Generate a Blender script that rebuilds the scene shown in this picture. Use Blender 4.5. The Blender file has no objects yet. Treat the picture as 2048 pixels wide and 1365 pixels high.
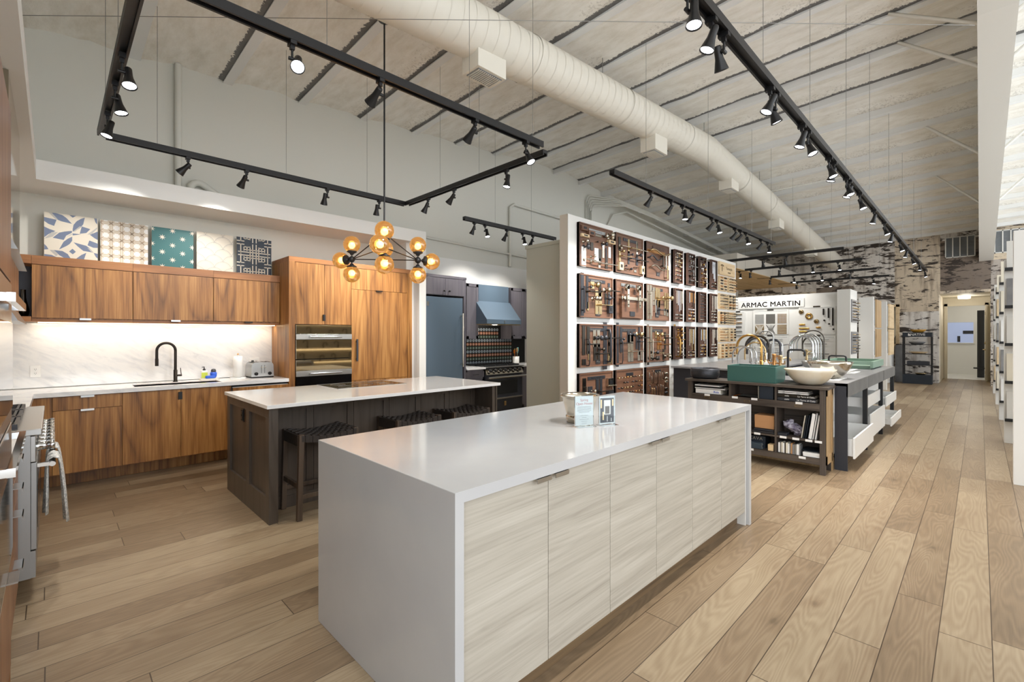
import bpy, math, random
from mathutils import Vector, Matrix
sc = bpy.context.scene
COL = sc.collection
R = math.radians
# ------------------------------------------------------------------ camera, world, exposure
cam_d = bpy.data.cameras.new('camera'); cam = bpy.data.objects.new('camera', cam_d); COL.objects.link(cam)
cam_d.sensor_width = 36; cam_d.lens = 927.5 / 2048 * 36
cam_d.shift_y = -11.0 / 2048
cam_d.clip_start = .02; cam_d.clip_end = 200
cam.location = (0, 0, 1.44); cam.rotation_euler = (R(90), 0, R(45.26 - 90))
sc.camera = cam
w = bpy.data.worlds.new('world'); sc.world = w; w.use_nodes = True
bg = w.node_tree.nodes['Background']; bg.inputs[0].default_value = (.93, .965, 1, 1); bg.inputs[1].default_value = 2.5
sc.view_settings.view_transform = 'Standard'; sc.view_settings.look = 'None'
sc.view_settings.exposure = 0.12; sc.view_settings.gamma = 1; sc.view_settings.use_curve_mapping = False
sc.cycles.use_denoising = True
sc.cycles.max_bounces = 8; sc.cycles.diffuse_bounces = 5; sc.cycles.glossy_bounces = 4
sc.cycles.transparent_max_bounces = 16; sc.cycles.sample_clamp_indirect = 6
SPOT_W = 66.0      # watts of each track spotlight
def area(name, loc, rot, sx, sy, e, col):
    l = bpy.data.lights.new(name, 'AREA'); l.shape = 'RECTANGLE'; l.size = sx; l.size_y = sy; l.energy = e; l.color = col
    o = bpy.data.objects.new(name, l); COL.objects.link(o); o.location = loc; o.rotation_euler = rot; return o
# LED strips under the walnut wall cabinets
area('led_strip_light', (.95, 6.47, 1.555), (R(18), 0, 0), 2.2, .02, 4, (1, .86, .66))
# ------------------------------------------------------------------ colours and materials
def lin(h):
    h = h.lstrip('#'); o = []
    for i in (0, 2, 4):
        c = int(h[i:i+2], 16) / 255
        o.append(c / 12.92 if c <= .04045 else ((c + .055) / 1.055) ** 2.4)
    return (*o, 1)
class NT:
    def __init__(s, name):
        s.m = bpy.data.materials.new(name); s.m.use_nodes = True; s.t = s.m.node_tree; s.b = s.t.nodes['Principled BSDF']
    def n(s, ty, ins=None, **pr):
        nd = s.t.nodes.new('ShaderNode' + ty)
        for k, v in pr.items(): setattr(nd, k, v)
        for k, v in (ins or {}).items():
            if hasattr(v, 'is_output'): s.t.links.new(v, nd.inputs[k])
            else: nd.inputs[k].default_value = v
        return nd
    def math(s, op, a, b=0.0, c=None):
        ins = {0: a, 1: b}
        if c is not None: ins[2] = c
        return s.n('Math', ins, operation=op).outputs[0]
    def mix(s, f, a, b):
        nd = s.n('Mix', {0: f}, data_type='RGBA')
        for k, v in ((6, a), (7, b)):
            if hasattr(v, 'is_output'): s.t.links.new(v, nd.inputs[k])
            else: nd.inputs[k].default_value = v
        return nd.outputs[2]
    def ramp(s, f, stops):
        nd = s.n('ValToRGB', {0: f}); cr = nd.color_ramp
        while len(cr.elements) < len(stops): cr.elements.new(.5)
        for e, (p, c) in zip(cr.elements, stops): e.position = p; e.color = c
        return nd.outputs[0]
    def set(s, **k):
        for a, v in k.items():
            i = s.b.inputs[a.replace('_', ' ')]
            if hasattr(v, 'is_output'): s.t.links.new(v, i)
            else: i.default_value = v
        return s
    def coord(s, scale=(1, 1, 1), rnd=0.0):
        c = s.n('TexCoord').outputs['Object']
        if rnd:
            r = s.n('ObjectInfo').outputs['Random']
            c = s.n('VectorMath', {0: c, 1: s.n('CombineXYZ', {0: s.math('MULTIPLY', r, rnd), 1: s.math('MULTIPLY', r, rnd * .7), 2: s.math('MULTIPLY', r, rnd * 1.3)}).outputs[0]}, operation='ADD').outputs[0]
        return s.n('Mapping', {'Vector': c, 'Scale': scale}).outputs[0]
    def bump(s, h, st=.2, d=.01):
        s.t.links.new(s.n('Bump', {'Height': h, 'Strength': st, 'Distance': d}).outputs[0], s.b.inputs['Normal']); return s
def mat(name, col, rough=.5, metal=0, spec=.5, emis=None, estr=0, var=None, vscale=8, bump=0, bscale=40, coat=0):
    t = NT(name); c = lin(col)
    t.set(Base_Color=c, Roughness=rough, Metallic=metal, Specular_IOR_Level=spec, Coat_Weight=coat)
    if emis: t.set(Emission_Color=lin(emis), Emission_Strength=estr)
    if var:
        nz = t.n('TexNoise', {'Vector': t.coord(), 'Scale': vscale, 'Detail': 4.0})
        t.set(Base_Color=t.mix(t.ramp(nz.outputs[0], [(.35, (0, 0, 0, 1)), (.65, (1, 1, 1, 1))]), c, lin(var)))
    if bump:
        nz = t.n('TexNoise', {'Vector': t.coord(), 'Scale': bscale, 'Detail': 3.0}); t.bump(nz.outputs[0], bump)
    return t.m
def wood(name, dark, mid, light, axis='z', rough=.4, freq=11, fine=1.0, coat=0, cross=3.0, ring=.3):
    t = NT(name)
    def mp(a, c, rnd): return t.coord({'z': (c, c, a), 'x': (a, c, c), 'y': (c, a, c)}[axis], rnd=rnd)
    v = mp(.3, cross * 1.25, 31)
    n1 = t.n('TexNoise', {'Vector': v, 'Scale': 1.0, 'Detail': 1.6, 'Roughness': .45}).outputs[0]
    fr = t.math('FRACT', t.math('MULTIPLY', n1, freq * 1.6))
    rings = t.math('POWER', t.math('ABSOLUTE', t.math('MULTIPLY_ADD', fr, 2.0, -1.0)), 2.2)
    n2 = t.n('TexNoise', {'Vector': mp(2.2, 75, 17), 'Scale': 1.0, 'Detail': 4.0, 'Roughness': .6}).outputs[0]
    n3 = t.n('TexNoise', {'Vector': mp(.35, cross * 2.6, 11), 'Scale': 1.0, 'Detail': 2.0}).outputs[0]
    n4 = t.n('TexNoise', {'Vector': mp(1.0, 18, 23), 'Scale': 1.0, 'Detail': 2.0}).outputs[0]
    a = t.math('MULTIPLY_ADD', rings, -ring, .5 + ring * .35)
    a = t.math('ADD', a, t.math('MULTIPLY', t.math('SUBTRACT', n2, .5), .75 * fine))
    a = t.math('ADD', a, t.math('MULTIPLY', t.math('SUBTRACT', n3, .5), .6))
    a = t.math('ADD', a, t.math('MULTIPLY', t.math('SUBTRACT', n4, .5), .5))
    t.set(Base_Color=t.ramp(a, [(.12, lin(dark)), (.5, lin(mid)), (.88, lin(light))]), Roughness=rough, Coat_Weight=coat)
    t.bump(n2, .05, .002)
    return t.m
W = {}
W['walnut'] = wood('walnut_veneer', '5c3818', '9a6834', 'bf8d50', 'z', .36, 8, ring=.26, cross=2.4, fine=1.25)
W['walnut_h'] = wood('walnut_veneer_horizontal', '6a4222', '986438', 'b07c4a', 'x', .38, 5, ring=.12)
W['walnut_y'] = wood('walnut_veneer_side', '5a3820', '8e6040', 'ad8258', 'z', .38, 5, ring=.12)
W['board'] = wood('dark_red_wood', '3e271c', '6f4e3b', '84614c', 'x', .5, 5, ring=.1)
W['board_e'] = wood('dark_brown_edge_wood', '2c1b14', '50362b', '6a4a3a', 'z', .5, 4)
W['driftwood'] = wood('pale_grey_oak', '938c81', 'aea89c', 'c0bbb0', 'x', .55, 14, cross=7, ring=.12)
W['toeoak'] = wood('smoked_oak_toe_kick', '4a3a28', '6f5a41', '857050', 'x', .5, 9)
W['greybrown'] = wood('grey_brown_laminate', '2e2722', '4d443d', '5f554c', 'y', .5, 8)
W['greybrown_z'] = wood('grey_brown_laminate_upright', '2e2722', '4d443d', '5f554c', 'z', .5, 8)
W['tanoak'] = wood('tan_oak', '947650', 'b3946a', 'c4a880', 'z', .5, 8)
W['lightply'] = wood('light_plywood', 'c9ab80', 'dcc29a', 'e8d4b0', 'x', .6, 4)
W['stoolwood'] = wood('dark_stool_wood', '2c221b', '4e4034', '635345', 'z', .5, 7)
W['plyceil'] = wood('plywood_soffit', 'b99864', 'd0ae78', 'dcbf8e', 'x', .6, 3)
W['white'] = mat('white_paint', 'e9e9e6', .55)
W['offwhite'] = mat('offwhite_paint', 'dcdbd6', .6)
W['greywall'] = mat('grey_green_wall_paint', 'd6d6ce', .65)
W['blockgrey'] = mat('sage_grey_paint', 'b3b6ab', .6)
W['warmgrey'] = mat('warm_grey_paint', 'c9c3b8', .6)
W['duct'] = mat('cream_duct_paint', 'e2ded2', .5, bump=.03, bscale=3)
W['steelwhite'] = mat('white_primed_steel', 'dfddd6', .5)
W['joistw'] = mat('pale_joist_paint', 'e4e5e4', .6)
W['quartz'] = mat('pale_grey_quartz', 'b7b8ba', .1, var='bcbdbe', vscale=3)
W['quartz_side'] = W['quartz']
W['whitequartz'] = mat('white_quartz', 'f2f2f1', .1)
W['darkcab'] = wood('charcoal_brown_stain', '403730', '4f463e', '584e46', 'z', .38, 6, fine=.8)
W['greycab'] = wood('grey_purple_stain', '54525a', '625f66', '6b686e', 'z', .35, 5, fine=.8)
W['black'] = mat('black_powder_coat', '17181b', .45)
W['trackblk'] = mat('black_track_metal', '141416', .4)
W['dark'] = mat('dark_recess', '0f0f10', .7)
W['steel'] = mat('brushed_stainless', 'b9bab9', .28, 1)
W['steelr'] = mat('satin_stainless', 'aeb0b0', .4, 1)
W['chrome'] = mat('polished_chrome', 'd2d4d6', .08, 1)
W['nickel'] = mat('polished_nickel', 'cdc6b8', .14, 1)
W['brass'] = mat('aged_brass', 'cbb48a', .25, 1)
W['bronze'] = mat('oil_rubbed_bronze', '35302c', .35, .8)
W['gunmetal'] = mat('gunmetal', '55514c', .3, 1)
W['pewter'] = mat('dark_pewter', '4a4b50', .42, .7)
W['gold'] = mat('satin_gold', 'c29a5a', .28, 1)
W['copper'] = mat('rose_brass', 'c9955f', .28, 1)
W['glassblk'] = mat('black_oven_glass', '0b0c0e', .05, 0, .9)
W['mirror'] = mat('mirror_steel', 'a39c8c', .04, 1)
W['bluesteel'] = mat('slate_blue_enamel', '5f7182', .3, .25, coat=.3)
W['greendk'] = mat('green_cast_resin', '3c665f', .4)
W['greenlt'] = mat('sage_green_resin', '7f9a89', .45)
W['leather'] = mat('woven_dark_leather', '332c28', .45, bump=.2, bscale=60)
W['paper'] = mat('white_paper', 'eeeeec', .6)
W['navy'] = mat('navy_card', '1d2733', .5)
W['kraft'] = mat('kraft_card', 'b98a5e', .7)
W['bluepl'] = mat('blue_plastic', '2f5fd0', .35)
W['yellowgr'] = mat('yellow_green_label', 'c3d24a', .4)
W['ochre'] = mat('ochre_glaze', 'c2913a', .3)
W['whitecer'] = mat('white_ceramic', 'ececea', .25)
W['onyx'] = mat('honey_onyx', 'e9e3d3', .18, var='d8c6a4', vscale=3)
W['teal_rubber'] = mat('teal_silicone', '7fc4c9', .4)
W['orange'] = mat('orange_silicone', 'd8731f', .4)
W['tan'] = mat('tan_drawer_side', 'b5a07c', .6)
W['wire'] = mat('steel_cable', '9a9a98', .3, 1)
W['lens'] = mat('lamp_face', 'ffffff', .4, emis='f4f7ff', estr=14)
W['bulb'] = mat('warm_bulb', 'ffffff', .4, emis='ffd890', estr=14)
W['led'] = mat('led_diffuser', 'ffffff', .4, emis='ffe2b0', estr=4)
W['screen'] = mat('sky_window_view', 'a9b7d6', .4, emis='a9b9e2', estr=.35)
W['cream'] = mat('cream_paint', 'e6dfcd', .6)
W['creamdoor'] = mat('taupe_door_paint', 'b9b19e', .5)
W['bag'] = mat('crinkled_plastic_bag', 'b9b6c4', .15, var='5a5168', vscale=30, bump=1, bscale=25)
W['louver'] = mat('grey_louver', '85898c', .5)
W['towel'] = mat('speckled_dish_towel', 'ecebe6', .9, var='aeb1b0', vscale=90, bump=.5, bscale=200)
W['sign_ink'] = mat('black_sign_ink', '2b2b2d', .6)
W['red_ink'] = mat('red_ink', 'b06a6a', .6)
W['concrete'] = mat('dark_slate_top', '77777a', .35, var='8a8a8b', vscale=6)
W['darkside'] = mat('anthracite_steel', '2b2e36', .45)
W['framegrey'] = mat('zinc_grey_rail', '6c6c6b', .45, var='5d5d5d', vscale=5)
def t_glass(name, col, ior=1.45, fac=.0):
    t = NT(name); n = t.t.nodes; out = n['Material Output']
    tr = t.n('BsdfTransparent', {0: lin(col)}); gl = t.n('BsdfGlossy', {0: (1, 1, 1, 1), 'Roughness': .03})
    fr = t.n('Fresnel', {'IOR': ior}); f = t.math('ADD', fr.outputs[0], fac)
    mx = t.n('MixShader', {0: f, 1: tr.outputs[0], 2: gl.outputs[0]})
    t.t.links.new(mx.outputs[0], out.inputs[0]); return t.m
W['acrylic'] = t_glass('clear_acrylic', 'f2f6f7')
W['amber'] = t_glass('amber_mirrored_glass', 'dfb878', 1.7, .12)
_m = W['amber'].node_tree; _mx = [n for n in _m.nodes if n.type == 'MIX_SHADER'][0]; _tl = _m.nodes.new('ShaderNodeBsdfTranslucent'); _tl.inputs[0].default_value = lin('c79f62'); _m2 = _m.nodes.new('ShaderNodeMixShader'); _m2.inputs[0].default_value = .16
_m.links.new(_mx.outputs[0], _m2.inputs[1]); _m.links.new(_tl.outputs[0], _m2.inputs[2]); _m.links.new(_m2.outputs[0], _m.nodes['Material Output'].inputs[0])
W['pane'] = t_glass('window_glass', 'e8eef2')
# marble
t = NT('carrara_marble'); v = t.n('Mapping', {'Vector': t.n('VectorRotate', {'Vector': t.n('TexCoord').outputs['Object'], 'Axis': (0, 1, 0), 'Angle': R(-30)}).outputs[0], 'Scale': (2.0, 2.0, 8)}).outputs[0]
n1 = t.n('TexNoise', {'Vector': v, 'Scale': 2.2, 'Detail': 9.0, 'Roughness': .62, 'Distortion': .7}).outputs[0]
t.set(Base_Color=t.ramp(n1, [(.28, lin('cfd1d4')), (.42, lin('e0e1e3')), (.55, lin('e9e9e9'))]), Roughness=.15); W['marble'] = t.m
# oak floor
t = NT('oak_plank_floor'); xyz = t.n('SeparateXYZ', {0: t.n('NewGeometry').outputs['Position']}); X, Y = xyz.outputs[0], xyz.outputs[1]
ry = t.math('DIVIDE', t.math('ADD', Y, .04), .181); row = t.math('FLOOR', ry); fy = t.math('FRACT', ry)
rn = t.n('TexWhiteNoise', {'W': row}, noise_dimensions='1D').outputs[0]
xx = t.math('ADD', t.math('DIVIDE', X, 1.75), t.math('MULTIPLY', rn, 7.3)); colm = t.math('FLOOR', xx); fx = t.math('FRACT', xx)
idn = t.n('TexWhiteNoise', {'Vector': t.n('CombineXYZ', {0: row, 1: colm}).outputs[0]}, noise_dimensions='3D'); pid = idn.outputs[0]
gv = t.n('CombineXYZ', {0: t.math('MULTIPLY', X, .9), 1: t.math('MULTIPLY', Y, 7.0), 2: t.math('MULTIPLY', pid, 40)}).outputs[0]
g1 = t.n('TexNoise', {'Vector': gv, 'Scale': 1.0, 'Detail': 1.2}).outputs[0]
gr = t.math('MULTIPLY_ADD', t.math('SINE', t.math('MULTIPLY', g1, 130)), .5, .5)
gv2 = t.n('CombineXYZ', {0: t.math('MULTIPLY', X, 6), 1: t.math('MULTIPLY', Y, 130), 2: pid}).outputs[0]
g2 = t.n('TexNoise', {'Vector': gv2, 'Scale': 1.0, 'Detail': 4.0}).outputs[0]
g3 = t.n('TexNoise', {'Vector': t.n('CombineXYZ', {0: t.math('MULTIPLY', X, 1.6), 1: t.math('MULTIPLY', Y, 5), 2: t.math('MULTIPLY', pid, 9)}).outputs[0], 'Scale': 1.0, 'Detail': 3.0}).outputs[0]
tone = t.math('ADD', t.math('MULTIPLY', pid, .38), t.math('ADD', t.math('MULTIPLY', gr, .13), t.math('ADD', t.math('MULTIPLY', g2, .22), t.math('MULTIPLY', g3, .42))))
kn = t.n('TexVoronoi', {'Vector': t.n('CombineXYZ', {0: t.math('MULTIPLY', X, 1.3), 1: t.math('MULTIPLY', Y, 2.6), 2: t.math('MULTIPLY', pid, 13)}).outputs[0], 'Scale': 1.0}).outputs[0]
tone = t.math('SUBTRACT', tone, t.ramp(kn, [(.0, (.42, .42, .42, 1)), (.06, (.12, .12, .12, 1)), (.16, (0, 0, 0, 1))]))
bc = t.ramp(tone, [(.2, lin('6c5c48')), (.48, lin('88745c')), (.66, lin('98866d')), (.92, lin('ac9b81'))])
sy = t.math('MINIMUM', fy, t.math('SUBTRACT', 1.0, fy)); sx = t.math('MINIMUM', fx, t.math('SUBTRACT', 1.0, fx))
seam = t.math('MAXIMUM', t.math('LESS_THAN', sy, .011), t.math('LESS_THAN', sx, .0013))
t.set(Base_Color=t.mix(seam, bc, lin('4a3b2c')), Roughness=.36)
t.bump(t.math('SUBTRACT', t.math('MULTIPLY', g2, .3), seam), .25, .002); W['floor'] = t.m
# spray foam ceiling
t = NT('spray_foam'); xyz = t.n('SeparateXYZ', {0: t.n('NewGeometry').outputs['Position']})
nz = t.n('TexNoise', {'Vector': t.coord((7, 2.5, 7)), 'Scale': 1.0, 'Detail': 7.0, 'Roughness': .65}).outputs[0]
nf = t.n('TexNoise', {'Vector': t.coord((30, 30, 30)), 'Scale': 1.0, 'Detail': 5.0, 'Roughness': .7}).outputs[0]
nb = t.n('TexNoise', {'Vector': t.coord((.8, .5, 1)), 'Scale': 1.0, 'Detail': 3.0}).outputs[0]
cc = t.ramp(nz, [(.28, lin('ddd8cc')), (.5, lin('edeae2')), (.68, lin('f6f4ee'))])
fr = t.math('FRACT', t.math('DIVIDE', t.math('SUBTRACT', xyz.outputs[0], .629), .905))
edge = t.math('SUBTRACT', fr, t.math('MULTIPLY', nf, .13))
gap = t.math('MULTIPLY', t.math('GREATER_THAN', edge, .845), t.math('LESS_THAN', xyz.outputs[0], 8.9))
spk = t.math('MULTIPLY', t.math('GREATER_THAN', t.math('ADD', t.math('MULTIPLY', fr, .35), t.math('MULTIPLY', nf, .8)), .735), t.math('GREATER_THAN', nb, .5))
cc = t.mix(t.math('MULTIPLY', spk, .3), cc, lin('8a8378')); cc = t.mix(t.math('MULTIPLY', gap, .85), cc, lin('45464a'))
t.set(Base_Color=cc, Roughness=.85); t.bump(t.math('ADD', nz, t.math('MULTIPLY', nf, .5)), .35, .03); W['foam'] = t.m
# birch bark wall covering
t = NT('birch_bark_paper'); xyz = t.n('SeparateXYZ', {0: t.n('NewGeometry').outputs['Position']}); Y, Z = xyz.outputs[1], xyz.outputs[2]
by = t.math('DIVIDE', t.math('ADD', Y, .22), 1.06); cy = t.math('FLOOR', by)
rz = t.n('TexWhiteNoise', {'W': cy}, noise_dimensions='1D').outputs[0]
bz = t.math('ADD', t.math('DIVIDE', Z, 1.5), t.math('MULTIPLY', rz, 3.7)); cz = t.math('FLOOR', bz)
bid = t.n('TexWhiteNoise', {'Vector': t.n('CombineXYZ', {0: cy, 1: cz}).outputs[0]}, noise_dimensions='3D').outputs[0]
off = t.math('MULTIPLY', bid, 30)
m1 = t.n('TexNoise', {'Vector': t.n('CombineXYZ', {0: t.math('MULTIPLY', Y, 2.6), 1: t.math('MULTIPLY', Z, 9), 2: off}).outputs[0], 'Scale': 1.0, 'Detail': 8.0, 'Roughness': .68, 'Distortion': .5}).outputs[0]
m2 = t.n('TexNoise', {'Vector': t.n('CombineXYZ', {0: t.math('MULTIPLY', Y, 2), 1: t.math('MULTIPLY', Z, 1.3), 2: off}).outputs[0], 'Scale': 1.0, 'Detail': 3.0}).outputs[0]
base = t.ramp(bid, [(.0, lin('cfbda3')), (.22, lin('dccfba')), (.4, lin('e2ded8')), (.84, lin('eae8e4')), (.88, lin('857a72')), (1, lin('645b55'))])
base = t.mix(t.math('MULTIPLY', m2, .35), base, lin('b49c80'))
thr = t.math('SUBTRACT', t.math('SUBTRACT', .64, t.math('MULTIPLY', rz, .06)), t.math('MULTIPLY', m2, .18))
m3 = t.n('TexNoise', {'Vector': t.n('CombineXYZ', {0: t.math('MULTIPLY', Y, 9), 1: t.math('MULTIPLY', Z, 30), 2: off}).outputs[0], 'Scale': 1.0, 'Detail': 6.0, 'Roughness': .7}).outputs[0]
m4 = t.n('TexNoise', {'Vector': t.n('CombineXYZ', {0: t.math('MULTIPLY', Y, 7), 1: t.math('MULTIPLY', Z, 1.1), 2: off}).outputs[0], 'Scale': 1.0, 'Detail': 3.0}).outputs[0]
base = t.mix(t.ramp(m4, [(.5, (0, 0, 0, 1)), (.68, (.7, .7, .7, 1))]), base, lin('7f6e5e'))
mk = t.ramp(t.math('SUBTRACT', m1, thr), [(.0, (0, 0, 0, 1)), (.05, (1, 1, 1, 1))])
mk = t.math('MAXIMUM', mk, t.ramp(m3, [(.6, (0, 0, 0, 1)), (.68, (.8, .8, .8, 1))]))
lowz = t.ramp(Z, [(0, (1, 1, 1, 1)), (1, (0, 0, 0, 1))])
c2 = t.mix(mk, base, lin('3d342e'))
t.set(Base_Color=c2, Roughness=.7); W['birch'] = t.m
# ------------------------------------------------------------------ mesh building helpers
class M:
    def __init__(s): s.v = []; s.f = []; s.m = []; s.s = []
    def add(s, vs, fs, m=0, sm=False):
        b = len(s.v); s.v += [tuple(v) for v in vs]
        for f in fs: s.f.append([b + i for i in f]); s.m.append(m); s.s.append(sm)
        return s
    def box(s, x0, x1, y0, y1, z0, z1, m=0):
        if x0 > x1: x0, x1 = x1, x0
        if y0 > y1: y0, y1 = y1, y0
        if z0 > z1: z0, z1 = z1, z0
        return s.add([(x0, y0, z0), (x1, y0, z0), (x1, y1, z0), (x0, y1, z0), (x0, y0, z1), (x1, y0, z1), (x1, y1, z1), (x0, y1, z1)],
                     [(0, 3, 2, 1), (4, 5, 6, 7), (0, 1, 5, 4), (1, 2, 6, 5), (2, 3, 7, 6), (3, 0, 4, 7)], m)
    def prism(s, pts, ax, a0, a1, m=0, sm=False):
        def p(q, a): return {'x': (a, q[0], q[1]), 'y': (q[0], a, q[1]), 'z': (q[0], q[1], a)}[ax]
        n = len(pts); vs = [p(q, a0) for q in pts] + [p(q, a1) for q in pts]
        s.add(vs, [list(range(n))[::-1], list(range(n, 2 * n))], m)
        return s.add(vs, [(i, (i + 1) % n, n + (i + 1) % n, n + i) for i in range(n)], m, sm)
    def tube(s, pts, r, n=10, m=0, cap=True):
        pts = [Vector(p) for p in pts]; rs = r if isinstance(r, (list, tuple)) else [r] * len(pts)
        vs = []; up = None
        for i, p in enumerate(pts):
            d = (pts[min(i + 1, len(pts) - 1)] - pts[max(i - 1, 0)]).normalized()
            if up is None: up = Vector((0, 0, 1)) if abs(d.z) < .9 else Vector((1, 0, 0))
            a = (up - d * up.dot(d)).normalized(); b = d.cross(a); up = a
            for k in range(n):
                t = 2 * math.pi * k / n; vs.append(p + (a * math.cos(t) + b * math.sin(t)) * rs[i])
        k0 = len(pts)
        s.add(vs, [(i * n + k, i * n + (k + 1) % n, (i + 1) * n + (k + 1) % n, (i + 1) * n + k) for i in range(k0 - 1) for k in range(n)], m, True)
        if cap: s.add(vs[:n], [list(range(n))[::-1]], m); s.add(vs[-n:], [list(range(n))], m)
        return s
    def lathe(s, prof, c=(0, 0, 0), n=24, m=0, ax='z', sx=1, sy=1, sm=True):
        vs = []
        for (r, z) in prof:
            for k in range(n):
                t = 2 * math.pi * k / n; a, b = r * math.cos(t) * sx, r * math.sin(t) * sy
                q = {'z': (a, b, z), 'y': (a, z, b), 'x': (z, a, b)}[ax]
                vs.append((c[0] + q[0], c[1] + q[1], c[2] + q[2]))
        return s.add(vs, [(i * n + k, i * n + (k + 1) % n, (i + 1) * n + (k + 1) % n, (i + 1) * n + k) for i in range(len(prof) - 1) for k in range(n)], m, sm)
    def ball(s, c, r, n=14, m=0, sz=1):
        k = n // 2 + 1
        return s.lathe([(r * math.sin(math.pi * i / k) + 1e-5, -r * sz * math.cos(math.pi * i / k)) for i in range(k + 1)], c, n, m)
    def quad(s, a, b, c, d, m=0): return s.add([a, b, c, d], [(0, 1, 2, 3)], m)
    def mesh(s, name, mats, off=(0, 0, 0)):
        me = bpy.data.meshes.new(name); o = off
        me.from_pydata([(v[0] - o[0], v[1] - o[1], v[2] - o[2]) for v in s.v], [], s.f)
        for mt in (mats if isinstance(mats, (list, tuple)) else [mats]): me.materials.append(W[mt] if isinstance(mt, str) else mt)
        me.polygons.foreach_set('material_index', s.m); me.polygons.foreach_set('use_smooth', s.s); me.update(); return me
    def bbox(s):
        return [(min(v[i] for v in s.v), max(v[i] for v in s.v)) for i in range(3)]
ORG = {}
def org(o): return ORG.get(o.name, Vector((0, 0, 0)))
def tag(o, label=None, cat=None, group=None, kind=None):
    if label: o['label'] = label
    if cat: o['category'] = cat
    if group: o['group'] = group
    if kind: o['kind'] = kind
    return o
def link(o, parent=None):
    COL.objects.link(o)
    if parent: o.parent = parent
    return o
def bevel(o, w, seg=2):
    b = o.modifiers.new('bevel', 'BEVEL'); b.width = w; b.segments = seg; b.limit_method = 'ANGLE'; b.angle_limit = R(40)
def part(name, m, mats, parent, bev=0, label=None):
    o = bpy.data.objects.new(name, m.mesh(name, mats, org(parent))); link(o, parent)
    ORG[o.name] = org(parent)
    if bev: bevel(o, bev)
    if label: o['label'] = label
    return o
def thing(name, label, cat, loc=(0, 0, 0), group=None, kind=None):
    o = bpy.data.objects.new(name, None); o.empty_display_size = .05; link(o); o.location = loc; ORG[o.name] = Vector(loc)
    return tag(o, label, cat, group, kind)
def solo(name, m, mats, label=None, cat=None, group=None, kind=None, bev=0):
    b = m.bbox(); c = Vector(((b[0][0] + b[0][1]) / 2, (b[1][0] + b[1][1]) / 2, b[2][0]))
    o = bpy.data.objects.new(name, m.mesh(name, mats, c)); link(o); o.location = c; ORG[o.name] = c
    if bev: bevel(o, bev)
    return tag(o, label, cat, group, kind)
def struct(name, m, mats, bev=0): return solo(name, m, mats, kind='structure', bev=bev)
def copytree(o, parent=None):
    c = o.copy(); COL.objects.link(c)
    if parent: c.parent = parent
    for ch in list(o.children): copytree(ch, c)
    return c
def dup(root, loc, rz=0, label=None, group=None):
    c = copytree(root); c.location = loc; c.rotation_euler = (0, 0, rz); ORG[c.name] = Vector(loc)
    if label: c['label'] = label
    if group: c['group'] = group
    return c
def text(body, size, loc, face, mt, parent, ext=.002, name='lettering', sp=1.0, sx=1.0, align='CENTER', bold=0):
    cu = bpy.data.curves.new(name, 'FONT'); cu.body = body; cu.size = size; cu.extrude = ext; cu.align_x = align; cu.align_y = 'CENTER'
    cu.space_character = sp;  cu.materials.append(W[mt])
    o = bpy.data.objects.new(name, cu); link(o, parent); o.location = Vector(loc) - org(parent)
    o.rotation_euler = {'-y': (R(90), 0, 0), '-x': (R(90), 0, R(-90)), 'cam': (R(90), 0, R(-44.7))}[face] if isinstance(face, str) else face
    o.scale = (sx, 1, 1)
    dg = bpy.context.evaluated_depsgraph_get(); me = bpy.data.meshes.new_from_object(o.evaluated_get(dg)); me.name = name
    if bold:
        mm = M()
        for a_, b_ in ((0, 0), (bold, 0), (-bold, 0), (0, bold), (0, -bold)): mm.add([(v.co.x + a_, v.co.y + b_, v.co.z) for v in me.vertices], [tuple(p_.vertices) for p_ in me.polygons])
        me = mm.mesh(name, mt)
    q = bpy.data.objects.new(name + '_', me); link(q, parent); q.location = o.location; q.rotation_euler = o.rotation_euler; q.scale = o.scale
    bpy.data.objects.remove(o); bpy.data.curves.remove(cu); q.name = name; ORG[q.name] = Vector(loc); return q
def arc(c, r, a0, a1, n, plane='xz'):
    o = []
    for i in range(n + 1):
        t = R(a0 + (a1 - a0) * i / n); a, b = r * math.cos(t), r * math.sin(t)
        o.append({'xz': (c[0] + a, c[1], c[2] + b), 'yz': (c[0], c[1] + a, c[2] + b), 'xy': (c[0] + a, c[1] + b, c[2])}[plane])
    return o
ORDS = ['first', 'second', 'third', 'fourth', 'fifth', 'sixth', 'seventh', 'eighth', 'ninth', 'tenth', 'eleventh', 'twelfth', 'thirteenth', 'fourteenth', 'fifteenth', 'sixteenth', 'seventeenth', 'eighteenth', 'nineteenth', 'twentieth']
# ------------------------------------------------------------------ the setting
random.seed(4)
def zc(x, y): return (4.5 + .0765 * x if x < 8.1 else 5.12 - .07 * (x - 8.1)) + .03 * (6.62 - y)
struct('floor', M().box(-3.5, 21.4, -3.5, 6.7, -.1, 0), 'floor')
m = M(); NX, NY = 230, 35
xs = [-1.6 + i * (20.6 / NX) for i in range(NX + 1)]; ys = [-3.5 + j * (10.14 / NY) for j in range(NY + 1)]
vs = []
for j, y in enumerate(ys):
    for i, x in enumerate(xs):
        f = ((x - .629) / .905) % 1.0
        vs.append((x, y, zc(x, y) + .05 * math.sin(math.pi * f) ** .7 - .02 + random.uniform(-.012, .012)))
m.add(vs, [(j * (NX + 1) + i, (j + 1) * (NX + 1) + i, (j + 1) * (NX + 1) + i + 1, j * (NX + 1) + i + 1) for j in range(NY) for i in range(NX)], 0, True)
ceil = struct('ceiling', m, 'foam')
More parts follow.
